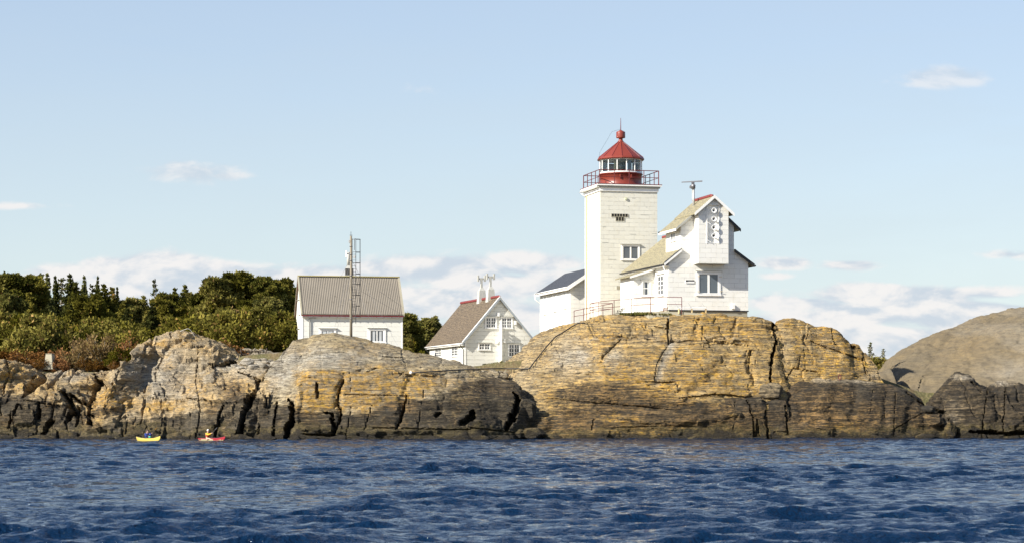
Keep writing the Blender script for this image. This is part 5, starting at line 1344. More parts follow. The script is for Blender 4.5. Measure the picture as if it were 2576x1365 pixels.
    put('twig', 1, 262, 838, 206.5, .9, 'brown bush just right of the tall tan leafless bush', 'bush')
    put('twig', 0, 185, 868, 205.2, 1.1, 'pale grey twiggy bush right of the concrete marker', 'bush')
    put('bush', 2, 310, 862, 205, 1.0, 'brown-green bush against the left flank of the rocky knoll', 'bush')
    for i, (u, v, Y, w) in enumerate([(5,874,204,1.2),(45,880,204,1.2),(85,876,205.4,1.3),(100,897,202.2,1.1),(150,896,202.6,1.0),(205,898,203,1.2),(240,902,203,1.2),(285,905,203,1.2),(150,872,206,1.2),(330,850,205,.8),(500,848,206,1.3),(560,858,205,1.3),(600,868,206,1.1),(-30,875,204,1.3)]):
        put('heather', i, u, v, Y, w, 'rust-brown heather bush at the foot of the wood', 'bush', 'rust-brown heather bushes at the foot of the wood')
    # right of the corrugated-roofed house
    for i, (u, v, Y, w, lb) in enumerate([(1022,792,250,.9,'pine rising beside the right gable of the corrugated-roofed house'),(1045,808,252,.9,'middle pine between the corrugated-roofed and the brown-roofed house'),
                                           (1070,800,256,.9,'taller pine next to the brown roof, between the two houses'),(1096,798,260,.9,'pine partly behind the brown roof of the middle house'),(1024,842,240,.8,'low pine in the gap between the two houses, behind the rock ridge')]):
        put('young' if i % 2 else 'pine', i+1, u, v, Y, w*1.1, lb, 'pine tree')
    for i, (u, v) in enumerate([(1030,850),(1052,848),(1074,846)]):
        put('bush', i, u, v, 249+i*3, .8, 'olive bush below the pines between the two houses', 'bush', 'bushes between the two houses')
    # far right saddle
    put('thin', 0, 2190, 861, 228, 1.0, 'small wind-bent conifer in the saddle, the taller of the two', 'conifer tree', zg=5.4)
    put('thin', 1, 2222, 877, 230, .8, 'small wind-bent conifer in the saddle, the shorter of the two', 'conifer tree', zg=5.2)
    put('bush', 1, 2206, 893, 226, 1.5, 'green and brown bush filling the saddle under the two small conifers', 'bush', zg=5.2)
    put('heather', 0, 2228, 898, 228, 1.5, 'rust-brown bush against the grey dome, right of the green one', 'bush', zg=5.2)
    for k, L in protos.items():
        for p in L:
            if p.name not in used:
                for c in list(p.children): bpy.data.objects.remove(c)
                bpy.data.objects.remove(p)
    # grass on the terrace edge and behind the crest
    rs = np.random.RandomState(3); P = []
    def strip(pts, n, w, hh):
        for i in range(n):
            f = rs.rand()*(len(pts)-1); k = int(f); f -= k
            a, b = pts[k], pts[k+1]; P.append((a[0]+(b[0]-a[0])*f, a[1]+(b[1]-a[1])*f+rs.normal()*w, a[2]+(b[2]-a[2])*f-.03, hh*(.5+rs.rand())))
    q = [at(u, v, Y) for u, v, Y in ((1484,801,202.4),(1520,795,200.6),(1560,790.5,199),(1600,788,198.2),(1640,788,197.0),(1690,790,196.7))]
    strip(q, 900, .22, .11); strip(q[2:5], 350, .15, .17)
    q = [at(u, v, Y) for u, v, Y in ((560,880,202),(600,898,202),(650,900,202.5),(700,900,202.5))]
    strip(q, 2200, .9, .15)
    q = [at(u, v, Y) for u, v, Y in ((1215,922,214),(1240,920,213),(1265,914,212))]; strip(q, 500, .6, .3)
    P = np.array(P); n = len(P)
    up = rdir(rs, n, 2.6); C = P[:, :3]; B = up*P[:, 3:4]; A = perp(rs, up)*.035
    t = np.zeros((n, 4)); t[:, 0] = rs.rand(n); t[:, 1] = (rs.rand(n) < .25)*.8; t[:, 3] = 1
    V, F, T = quads(C, A, B, t)
    o = raw_mesh('grass', V, F, VM['grass'], False, {'tone': T}); tag(o, 'short green grass growing along the terrace foot and between the rocks', 'grass', kind='stuff')
# ------------------------------------------------------------------ small things on and round the rocks
from mathutils.bvhtree import BVHTree
class Ground:
    def __init__(s):
        s.t = []
        for o in COL.objects:
            if o.get('kind') == 'structure' and o.type == 'MESH' and ('rock' in o.name or o.name == 'ground'):
                me = o.data; n = len(me.vertices); co = np.empty(n*3); me.vertices.foreach_get('co', co)
                li = np.empty(len(me.loops), dtype=np.int32); me.loops.foreach_get('vertex_index', li)
                s.t.append(BVHTree.FromPolygons([tuple(c) for c in co.reshape(-1, 3)], [tuple(f) for f in li.reshape(-1, 4).tolist()]))
    def hit(s, u, v):
        """the rock seen in direction (u, v)"""
        d = (at(u, v, 200)-Vector((0, 0, CAMH))).normalized(); best = None
        for t in s.t:
            h = t.ray_cast(Vector((0, 0, CAMH)), d)
            if h[0] is not None and (best is None or h[3] < best[3]): best = h
        return best[0] if best else None
    def drop(s, x, y):
        z = -9
        for t in s.t:
            h = t.ray_cast(Vector((x, y, 60)), Vector((0, 0, -1)))
            if h[0] is not None: z = max(z, h[0].z)
        return z
def build_radar(FS, SW):
    Y = 201.5; p = at(1744.8, 503, Y)
    root = empty('radar_scanner', (p.x, p.y, p.z-.6), R(13.6)); tag(root, 'grey radar scanner turning bar on a short pole above the signal house roof', 'radar')
    z = lambda v: zat(v, Y)-p.z+.6
    m = MB(); m.tube([(0,0,-.3),(0,0,z(474))], .105, 12); m.tube([(-.14,0,z(500)),(-.14,0,z(470))], .02, 5); m.build('pole', M['galv'], root)
    m = MB(); m.lathe([(.0,z(475)),(.2,z(475)),(.22,z(472)),(.18,z(466)),(.1,z(463)),(0,z(462.5))], (-.05,0), 20); m.tube([(-.1,-.35,z(469)),(-.1,.25,z(469))], .17, 14); m.box(-.35,-.1,-.15,.15,z(474),z(468)); m.build('motor_housing', M['steel'], root)
    s = 28/1.0
    m = MB(); a = -50/2/26.5*1.05; b = 1.05*24/26.5
    m.prism([(-1.02,.35,z(459.2)),(.72,-.35,z(458.0)),(.72,-.35,z(454.8)),(-1.02,.35,z(457.2))], (.04,.16,0)); m.box(-.18,.05,-.12,.12,z(463),z(458.5)); m.build('antenna_bar', M['steel'], root)
def build_terrace(G):
    top = [(1481.4,798,202.8),(1504,792.6,201.3),(1556,788,199.4),(1610.5,784.4,198.3),(1632.4,782.8,197.0),(1715.5,783.6,196.6),(1769,788.0,196.5)]
    P = [at(*t) for t in top]
    root = empty('concrete_terrace', P[3]); tag(root, 'low concrete terrace edge along the rock top in front of the white houses', 'terrace')
    o = P[3]
    m = MB()
    for i in range(len(P)-1):
        a, b = P[i]-o, P[i+1]-o
        m.prism([a, b, b+Vector((0,0,-.75)), a+Vector((0,0,-.9))], (.02, .28, 0))
    m.build('kerb', M['concrete'], root)
    m = MB()
    for i in range(len(P)-1):
        a, b = P[i]-o, P[i+1]-o
        m.prism([a+Vector((0,.281,-.05)), b+Vector((0,.281,-.05)), b+Vector((0,3.2 if i > 3 else 9,-.05)), a+Vector((0,3.2 if i > 3 else 9,-.05))], (0,0,-.6))
    m.build('paving', M['concrete'], root)
def rail_run(name, label, pts, group=None, mids=(.5,), r=.028):
    """pts: (u, vtop, vbase, Y, has post)"""
    T = [at(u, vt, Y) for u, vt, vb, Y, k in pts]; B = [at(u, vb, Y) for u, vt, vb, Y, k in pts]
    o = B[0].copy(); root = empty(name, o); tag(root, label, 'railing', group)
    m = MB(); m.tube([t-o for t in T], r, 6); m.build('top_rail', M['rail'], root)
    m = MB(); m.tube([b+(t-b)*.52-o for t, b in zip(T, B)], r*.8, 6); m.build('middle_rail', M['rail'], root)
    for (t, b, p) in zip(T, B, pts):
        if p[4]: m = MB(); m.tube([b-o+Vector((0,0,-.15)), t-o], r*1.1, 6); m.build('post', M['rail'], root)
def build_railings():
    g = 'rusty red railings in front of the lighthouse'
    rail_run('railing', 'long rusty red railing rising along the terrace to the signal house corner', [(1484.2,763,797.5,202.6,1),(1506.6,758,792,201.1,1),(1544.9,754.3,789.3,199.7,1),(1589.2,750.5,785.4,198.6,1),(1636.2,746.3,783,196.9,1),(1715,747,783.6,196.5,1)], g)
    rail_run('railing', 'lower rusty red railing climbing from the left end of the terrace', [(1444.2,781.1,808.6,204.3,1),(1468.3,775.9,808,203.5,1),(1491.8,771.3,797.5,202.2,1),(1516.7,766.9,792.5,200.7,1),(1541,762.3,790.2,199.6,1)], g)
    rail_run('railing', 'short level rusty red railing panel between the two longer railings', [(1484.8,763.2,797.6,203.4,0),(1541.4,762.1,790.2,200.3,0)], g)
def build_mast(G):
    Y = 195.6; b = at(882.9, 845, Y)
    root = empty('antenna_mast', (b.x, b.y, b.z), 0); tag(root, 'tall weathered wooden pole with caged ladder and antennas in front of the corrugated-roofed house', 'mast')
    k = Y/FPX; z = lambda v: (845-v)*k; x = lambda u: (u-882.9)*k
    m = MB(); m.tube([(0,0,-1.2),(.01,0,3),(.0,0,z(594))], .135, 12, .095); m.build('pole', M['wood'], root)
    for v in (620, 640, 655, 693, 752, 800): m = MB(); m.tube([(0,0,z(v)-.03),(0,0,z(v)+.03)], .15, 12); m.build('pole_band', M['steel'], root)
    m = MB(); m.tube([(x(886.2),-.1,z(812)),(x(886.2),-.1,z(601))], .026, 6)
    m.tube([(x(895.3),-.1,z(813)),(x(895.3),-.1,z(603)),(x(893.5),-.1,z(600.5)),(x(892),-.1,z(603)),(x(891.6),-.1,z(630))], .026, 6)
    n = 24
    for i in range(n):
        zz = z(808)+(z(640)-z(808))*i/(n-1); m.tube([(x(886.2),-.1,zz),(x(895.3),-.1,zz)], .013, 5)
    ld = m.build('ladder', M['black'], root)
    for v in (603, 635, 662, 689, 715, 742, 769, 796):
        m = MB(); pts = [(x(886.2),-.1,z(v)),(x(889),-.45,z(v)-.01),(x(897),-.72,z(v)-.01),(x(905),-.55,z(v)),(x(907),-.25,z(v)),(x(905),.05,z(v)),(x(895.3),-.1,z(v))]
        m.tube(pts, .02, 5); m.build('cage_hoop', M['black'], ld)
    for (u, y) in ((907,-.25),(897,-.72),(905,.05)):
        if u == 897: continue
        m = MB(); m.tube([(x(u),y,z(797)),(x(u),y,z(603))], .016, 5); m.build('cage_strap', M['black'], ld)
    m = MB(); m.box(x(869.5),x(873.4),-.12,.12,z(647.5),z(631)); pa = m.build('panel_antenna', M['trim'], root, .02)
    m = MB(); m.box(x(873.4)+.002,x(880),-.04,.04,z(639.5),z(637)); m.build('bracket', M['steel'], pa)
    m = MB(); m.box(x(877),x(880),-.1,.1,z(611),z(604.5)); m.build('junction_box', M['galv'], root)
    m = MB(); m.tube([(0,0,z(594)-.1),(0,0,z(583))], .02, 5); m.tube([(x(879.5),0,z(592)),(x(886.5),0,z(592))], .02, 5); m.build('rod_antenna', M['black'], root)
    m = MB(); m.box(x(889),x(894),-.16,-.06,z(650),z(643)); m.build('lamp_housing', M['galv'], root)
    for (v0, u1, v1, Y1) in ((650,838,840,194.5),(690,846,838,194.2),(650,1000,868,194.5),(690,955,860,194.2),(650,858,694,207.5),(650,905,694,207.5)):
        e = at(u1, v1, Y1)-b; m = MB(); m.tube([(0,0,z(v0)), e], .009, 4); m.build('guy_wire', M['steel'], root)
def build_props(G, ROCK):
    mL, mM, mK, mD, mG = ROCK
    # handrail pipe lying along the rock
    uv = [(1033.7,936.5),(1060,935.5),(1090,933.5),(1120,931.5),(1150,929.5),(1180,928),(1205,927),(1232,926.3),(1262,926),(1290,926.3),(1318,926.8),(1330,926.5),(1334,923),(1345,908),(1358,892),(1372,874),(1386,858),(1398,845),(1412,838),(1430,826),(1446,816),(1456,811),(1470,811)]
    pts = []
    for u, v in uv:
        h = G.hit(u, v+2.5)
        pts.append(None if (h is None or 1209 < u < 1250) else h)
    ok = [i for i, p in enumerate(pts) if p is not None]
    P = []
    for i, (u, v) in enumerate(uv):
        Yv = float(np.interp(i, ok, [pts[k].y for k in ok])) - .12
        P.append([u, v, Yv])
    Ys = np.convolve(np.pad([p[2] for p in P], 1, mode='edge'), [.25, .5, .25], 'valid')
    P = [at(u, v, min(y, yy)-.05) for (u, v, y), yy in zip(P, Ys)]
    o = P[0].copy(); root = empty('handrail_pipe', o); tag(root, 'long black pipe running across the rocks and up the slope to the lighthouse', 'pipe')
    m = MB(); m.tube([p-o for p in P], .055, 7); pp = m.build('pipe', M['black'], root)
    m = MB(); m.ell((0,0,0), (.13,.13,.13), 10, 7); m.build('end_cap', M['trim'], root)
    for i in (3, 6, 9, 11, 15, 19):
        q = P[i]-o; m = MB(); m.tube([q, q+Vector((0,.15,-.55))], .03, 5); m.build('support', M['rust'], root)
    # mooring ring and iron pin
    h = G.hit(2112.5, 955) or at(2112.5, 953, 190)
    c = Vector((h.x, h.y, h.z)); root = empty('mooring_ring', c); tag(root, 'small rusty mooring ring standing on the dark whaleback rock', 'mooring ring')
    m = MB(); n = 18; m.tube([(.11*math.cos(2*math.pi*k/n), 0, .28+.2*math.sin(2*math.pi*k/n)) for k in range(n+1)], .035, 6); m.build('ring', M['rail'], root)
    m = MB(); m.tube([(0,0,-.2),(0,0,.12)], .06, 8, .04); m.build('bolt', M['rail'], root)
    h = G.hit(1043.5, 921) or at(1043.5, 918, 191)
    h = G.hit(898.7+145-145, 918)
    if h:
        m = MB(); m.tube([(0,0,-.15),(0,0,.30)], .035, 6); m.tube([(-.12,0,.30),(.12,0,.30)], .03, 6); q = m.build('mooring_pin', M['black']); q.location = h
        tag(q, 'small black iron pin set in the pale top of the middle rock ridge', 'mooring pin')
    # concrete marker
    b = at(126, 912, 202.5)
    root = empty('stone_marker', b, R(-20)); tag(root, 'tapered pale concrete block among the brown bushes above the left rock shelf', 'marker')
    m = MB(); m.add([(-.52,-.4,-.6),(.52,-.4,-.6),(.52,.4,-.6),(-.52,.4,-.6),(-.32,-.24,.78),(.32,-.24,.78),(.32,.24,.78),(-.32,.24,.78)], [(0,3,2,1),(4,5,6,7),(0,1,5,4),(1,2,6,5),(2,3,7,6),(3,0,4,7)]); m.build('block', M['concrete'], root, .03)
    m = MB(); m.box(-.34,.34,-.26,.26,.785,.85); m.build('cap', M['concrete'], root, .02)
    # wire hoop on the knoll
    root = empty('bent_wire', at(440, 850, 200.5)); tag(root, 'thin pale bent rod arching over the top of the left rocky knoll', 'rod')
    pts = [at(u, v, 200.5)-root.location for u, v in ((434,848),(444,838),(456,831),(468,826.5),(474,825.5),(479,829),(484,836),(490,846))]
    m = MB(); m.tube(pts, .022, 5); m.build('rod', M['galv'], root)
    # stone wall with picnic table and benches
    rs = random.Random(4)
    us = np.linspace(594, 686, 17); VV = []; FF = []; o0 = at(636, 899, 206); nn = 10
    idx = np.arange(nn*2*nn).reshape(nn, 2*nn)
    fq = np.stack([idx[1:,:-1].ravel(), idx[1:,1:].ravel(), idx[:-1,1:].ravel(), idx[:-1,:-1].ravel()], 1)
    for i, u in enumerate(us):
        tp = float(np.interp(u, [592,606,640,662,686],[897,877,877,882,897])); v = 902
        while v > tp+1:
            sz = rs.uniform(.19, .30); c = at(u+rs.uniform(-2,2), v-3, 206+rs.uniform(-.1,.1))-o0
            V = boulder_shape((sz*1.25, sz, sz*.8), rs.randint(0, 9999), nn)+np.array(c)
            FF.append(fq+sum(len(q) for q in VV)); VV.append(V); v -= sz*1.45*FPX/206*.9
    VV = np.concatenate(VV); col = np.zeros((len(VV), 4)); col[:] = (0, .1, .7, 1)
    w = raw_mesh('dry_stone_wall', VV, np.concatenate(FF), mM, False, {'zone': col}); w.location = o0
    tag(w, 'low pale stone wall behind the picnic table, under the dark spreading pine', 'wall')
    for i in ('x',):
        b = at(639, 900.5, 204.6); root = empty('picnic_table', b, R(8)); tag(root, 'dark wooden picnic table on the grass in front of the stone wall', 'table')
        k = 204.6/FPX
        m = MB()
        for j in range(4): m.box(-.62,.62,-.36+j*.18,-.20+j*.18,.66,.72)
        m.build('table_top', M['wood2'], root)
        for sx in (-.42,.42):
            m = MB(); m.prism([(sx-.04,-.12,.66),(sx+.04,-.12,.66),(sx+.12,-.28,-.1),(sx+.02,-.28,-.1)], (0,.07,0)); m.build('leg', M['wood2'], root)
            m = MB(); m.prism([(sx-.04,.12,.66),(sx+.04,.12,.66),(sx+.12,.28,-.1),(sx+.02,.28,-.1)], (0,.07,0)); m.build('leg', M['wood2'], root)
    def chair(u, lab, lean):
        b = at(u, 900.5, 204.3); root = empty('wooden_bench', b, R(lean)); tag(root, lab, 'bench', 'wooden seats at the picnic table')
        m = MB(); m.box(-.25,.25,-.25,.25,.38,.43); m.build('seat', M['wood2'], root)
        m = MB(); m.prism([(-.27,-.25,.1),(-.21,-.25,.1),(-.33,-.25,.95),(-.39,-.25,.95)], (0,.5,0)); m.build('backrest', M['wood2'], root)
        for sx in (-.22,.2):
            for sy in (-.22,.18):
                m = MB(); m.box(sx,sx+.05,sy,sy+.05,-.15,.379); m.build('leg', M['wood2'], root)
    chair(615, 'wooden seat with tilted back at the left end of the picnic table', 0); chair(661, 'wooden seat at the right end of the picnic table', 180)
    # things on the terrace
    b = at(1561, 787, 199.0); root = empty('folded_lounger', b, R(14)); tag(root, 'collapsed black metal garden lounger on the terrace behind the long railing', 'lounger')
    m = MB(); m.tube([(-.42,-.2,.02),(.46,-.2,.02)], .03, 6); m.tube([(-.42,.25,.04),(.46,.25,.04)], .03, 6); m.box(-.40,.42,-.2,.25,.0,.05); m.build('base_frame', M['black'], root)
    m = MB(); m.tube([(.05,-.2,.05),(.18,-.2,.46),(.30,-.2,.46),(.34,-.2,.38)], .03, 6); m.tube([(.05,.2,.05),(.18,.2,.46),(.30,.2,.46)], .03, 6); m.build('back_frame', M['black'], root)
    m = MB(); m.tube([(-.38,-.2,.24),(-.1,-.2,.18),(.1,-.2,.22),(.38,-.2,.18)], .028, 6); m.tube([(-.1,-.2,.33),(.35,-.2,.36)], .026, 6); m.tube([(-.38,-.2,.24),(-.28,-.2,.03)], .026, 6); m.build('arm_frame', M['black'], root)
    b = at(1673, 783.5, 197.6); root = empty('slatted_panel', b, R(10)); tag(root, 'small brown slatted wooden panel leaning at the signal house corner', 'panel')
    for j in range(4):
        m = MB(); x0 = -.22+j*.0; zz = .04+j*.085; m.prism([(-.24+j*.02,-.1,zz),(.16+j*.03,-.1,zz+.07),(.16+j*.03,-.1,zz+.13),(-.24+j*.02,-.1,zz+.06)], (0,.03,0)); m.build('slat', M['wood_red'], root)
    for x0 in (-.2, .14):
        m = MB(); m.prism([(x0,-.06,-.03),(x0+.05,-.06,-.03),(x0+.13,-.06,.42),(x0+.08,-.06,.42)], (0,.03,0)); m.build('upright', M['wood_red'], root)
    b = at(1741, 782.5, 197.0); root = empty('long_bench', b, R(13.6)); tag(root, 'long white slatted bench against the signal house wall below its big window', 'bench')
    k = 28.4
    m = MB(); m.box(-1.36,1.36,-.30,-.18,.24,.28); m.box(-1.36,1.36,-.12,.0,.24,.28); m.build('seat', M['trim'], root)
    m = MB(); m.box(-1.4,1.3,.10,.14,.36,.42); m.build('backrest', M['trim'], root)
    for x0 in (-1.3,-.1,1.2):
        m = MB(); m.box(x0,x0+.06,-.28,.0,-.2,.239); m.build('leg', M['rust'], root)
        m = MB(); m.tube([(x0+.03,.12,.4),(x0-.2,.26,.78)], .014, 5); m.build('stay', M['galv'], root)
    # loose rocks
    B = [(1318,1062,.0,(.62,.55,1.05),'dark upright block wedged in the black cleft between the two big rocks',1.0,1326,1078,184.5),]
    def rock_at(u, v, Y, r, seed, label, dark=0, ochre=.1, pale=.4, mat=None, group=None, n=30):
        return boulder('boulder', at(u, v, Y), r, mat or mL, seed, label, group, dark, ochre, pale, n=n)
    rock_at(1327,1042,184.2,(.66,.6,1.25),5,'tall dark block standing in the cleft between the two big rocks',1,0,0,mM)
    rock_at(1300,1088,182.5,(.9,.8,.45),6,'low dark rock at the waterline under the cleft, left one',1,.2,0,mM,'dark rocks at the mouth of the cleft')
    rock_at(1345,1090,182.4,(1.1,.8,.42),7,'low dark rock at the waterline under the cleft, right one',.9,.3,0,mM,'dark rocks at the mouth of the cleft')
    rock_at(1941,989,187.6,(1.05,.8,.72),8,'rounded grey boulder between the shore ledge and the dark whaleback rock',.55,.2,.4,mK)
    rock_at(2335,1030,188.5,(.55,.5,.35),9,'grey wedge of rock between the dark whaleback and the right shore rock',.8,0,.3,mD)
    rock_at(2349,1056,187.6,(.8,.6,.55),10,'brown rock at the right foot of the dark whaleback',.8,.5,0,mD)
    rock_at(2393,1080,186.6,(.5,.5,.75),12,'brown block left of the far right shore rock at the waterline',.9,.4,0,mD)
    rock_at(1030,943,190.3,(.3,.3,.2),13,'small pale stone at the left end of the black pipe',0,.2,.8,mM)
    for i, (u, s_) in enumerate([(12,.6),(58,.45),(95,.7),(118,.35),(205,.5),(232,.4),(262,.5),(310,.35),(455,.4),(602,.6),(628,.4),(668,.5),(742,.45),(790,.4),(846,.6),(905,.4),(1010,.45),(1092,.5),(1160,.6),(1215,.5),(1262,.5),(1385,.5),(1440,.35),(1520,.4),(1610,.5),(1742,.35),(1815,.45),(1908,.4),(1988,.5),(2090,.35),(2205,.5),(2330,.6),(2422,.5),(2500,.4)]):
        yt = float(np.interp(u, [0,200,235,600,745,1200,1300,1345,1500,1850,1960,2000,2200,2412,2576],[180.5,179.5,178,178.5,177,178,180.5,183,182,183.2,184,183.2,184,187,186]))
        boulder('boulder', (((u-UC)*yt/FPX), yt, -.05), (s_*1.5, s_, s_*.7), mD, 200+i, 'low dark weed-covered rock awash at the foot of the shore', 'weedy rocks along the waterline', 1.0, .4, 0, n=22)
    # valley rubble (between ridge and knoll)
    for i, (u, v, s) in enumerate([(1222,938,.34),(1236,934,.26),(1246,941,.38),(1258,936,.24),(1266,944,.30),(1230,946,.28),(1252,950,.30),(1240,952,.22)]):
        rock_at(u, v, 197.5-i*.25, (s*1.3, s, s*.85), 40+i, 'loose pale stone in the gully below the brown-roofed house', 0, .2, .6, mM, 'loose stones in the gully below the brown-roofed house', 14)
    for i, (u, v, s) in enumerate([(620,913,.55),(641,908,.42),(652,914,.32),(662,907,.30),(670,913,.40),(680,910,.30),(657,921,.36),(668,921,.30),(645,922,.28),(635,925,.34),(690,914,.28),(603,926,.32),(592,921,.3),(582,926,.26),(612,932,.28),(572,930,.25)]):
        hh = GR.hit(u, v) if v < 930 else None; yy = min(200.5, hh.y+.1) if hh else 198.5
        rock_at(u, v, yy, (s*1.35, s, s*.75), 70+i, 'loose angular pale stone in the rubble heap below the picnic table', 0, .05, .9, mL, 'loose stones in the rubble below the picnic table', 14)
    for i, (u, v, Y, r, lb) in enumerate([(150,1000,189.5,(1.5,1.0,.9),'big grey overhanging block on the left shelf, above a black hollow'),(545,955,196.5,(2.0,1.2,1.1),'smooth pale rounded block right of the left knoll'),
                                          (600,972,192.5,(1.5,1.1,.8),'rounded orange-stained block beside the deep diagonal gully'),(525,960,192.0,(.5,.45,.55),'cracked white-grey block in the middle of the left rocks')]):
        rock_at(u, v, Y, r, 110+i, lb, .1, .35 if i == 2 else .05, .55, mL, None, 44)
# ------------------------------------------------------------------ kayaks and paddlers
def build_kayak(name, u, Y, head, L, col, hullcol, label, cat='kayak', rise=(.17, .25), shr=.17):
    x = (u-UC)*Y/FPX; a = math.atan2(head[1], head[0])
    root = empty(name, (x, Y, 0), a); tag(root, label, cat)
    n, k = 41, 20; V = []
    for i in range(n):
        f = i/(n-1); s = 2*f-1; w = .29*(1-abs(s)**2.3)+.004; sheer = shr+(rise[1] if s > 0 else rise[0])*abs(s)**2.6
        keel = -.10+.16*abs(s)**5+ (sheer-.0)*.55*abs(s)**9
        xx = s*L/2
        for j in range(k):
            th = 2*math.pi*j/k; cy, cz = math.cos(th), math.sin(th)
            yy = w*cy
            zz = sheer+(.075*(1-abs(s)**1.5)+.012)*cz if cz > 0 else sheer+(sheer-keel)*(-(abs(cz)**.75))
            V.append((xx, yy, zz))
    V = np.array(V); F = [(i*k+j, (i+1)*k+j, (i+1)*k+(j+1) % k, i*k+(j+1) % k) for i in range(n-1) for j in range(k)]
    dk = [f for f in F if V[f[0], 2]+V[f[3], 2] >= 0 and (f[0] % k) < k/2]; hl = [f for f in F if (f[0] % k) >= k/2]
    up = [f for f in hl if V[f[0], 2]+V[f[1], 2]+V[f[2], 2]+V[f[3], 2] > .44]; lo_ = [f for f in hl if f not in up]
    if hullcol is col: up, lo_ = [], hl
    m = MB(); m.add(V, lo_, True); m.build('hull', hullcol, root)
    if up: m = MB(); m.add(V, up, True); m.build('hull_side', col, root)
    m = MB(); m.add(V, [f for f in F if (f[0] % k) < k/2], True); m.add([tuple(v) for v in V[:k]], [tuple(range(k))]); d = m.build('deck', col, root)
    m = MB(); q = 24; m.tube([(-.05+.42*math.cos(2*math.pi*i/q), .215*math.sin(2*math.pi*i/q), .265) for i in range(q+1)], .022, 6, cap=False); m.build('cockpit_rim', M['black'], root)
    m = MB(); m.add([(-.05+.41*math.cos(2*math.pi*i/q), .205*math.sin(2*math.pi*i/q), .262) for i in range(q)]+[(-.02, 0, .34)], [(i, (i+1) % q, q) for i in range(q)], True); m.build('spray_deck', M['black'], root)
    m = MB()
    for sx in (1.0, 1.5): m.tube([(sx,-.2,.26),(sx+.1,0,.30),(sx,.2,.26)], .012, 4)
    m.build('deck_line', M['black'], root)
    return root
def skin_obj(name, verts, edges, radii, mat, parent=None, root=0, sub=2):
    me = bpy.data.meshes.new(name); me.from_pydata([tuple(v) for v in verts], edges, []); me.update()
    o = link(name, me, mat, parent)
    sk = o.modifiers.new('skin', 'SKIN'); sk.use_smooth_shade = True; sk.branch_smoothing = .4
    d = me.skin_vertices[0].data if len(me.skin_vertices) else None
    if d is None: return o
    for i, r in enumerate(radii):
        d[i].radius = r if isinstance(r, tuple) else (r, r); d[i].use_root = (i == root)
    ss = o.modifiers.new('sub', 'SUBSURF'); ss.levels = sub; ss.render_levels = sub
    return o
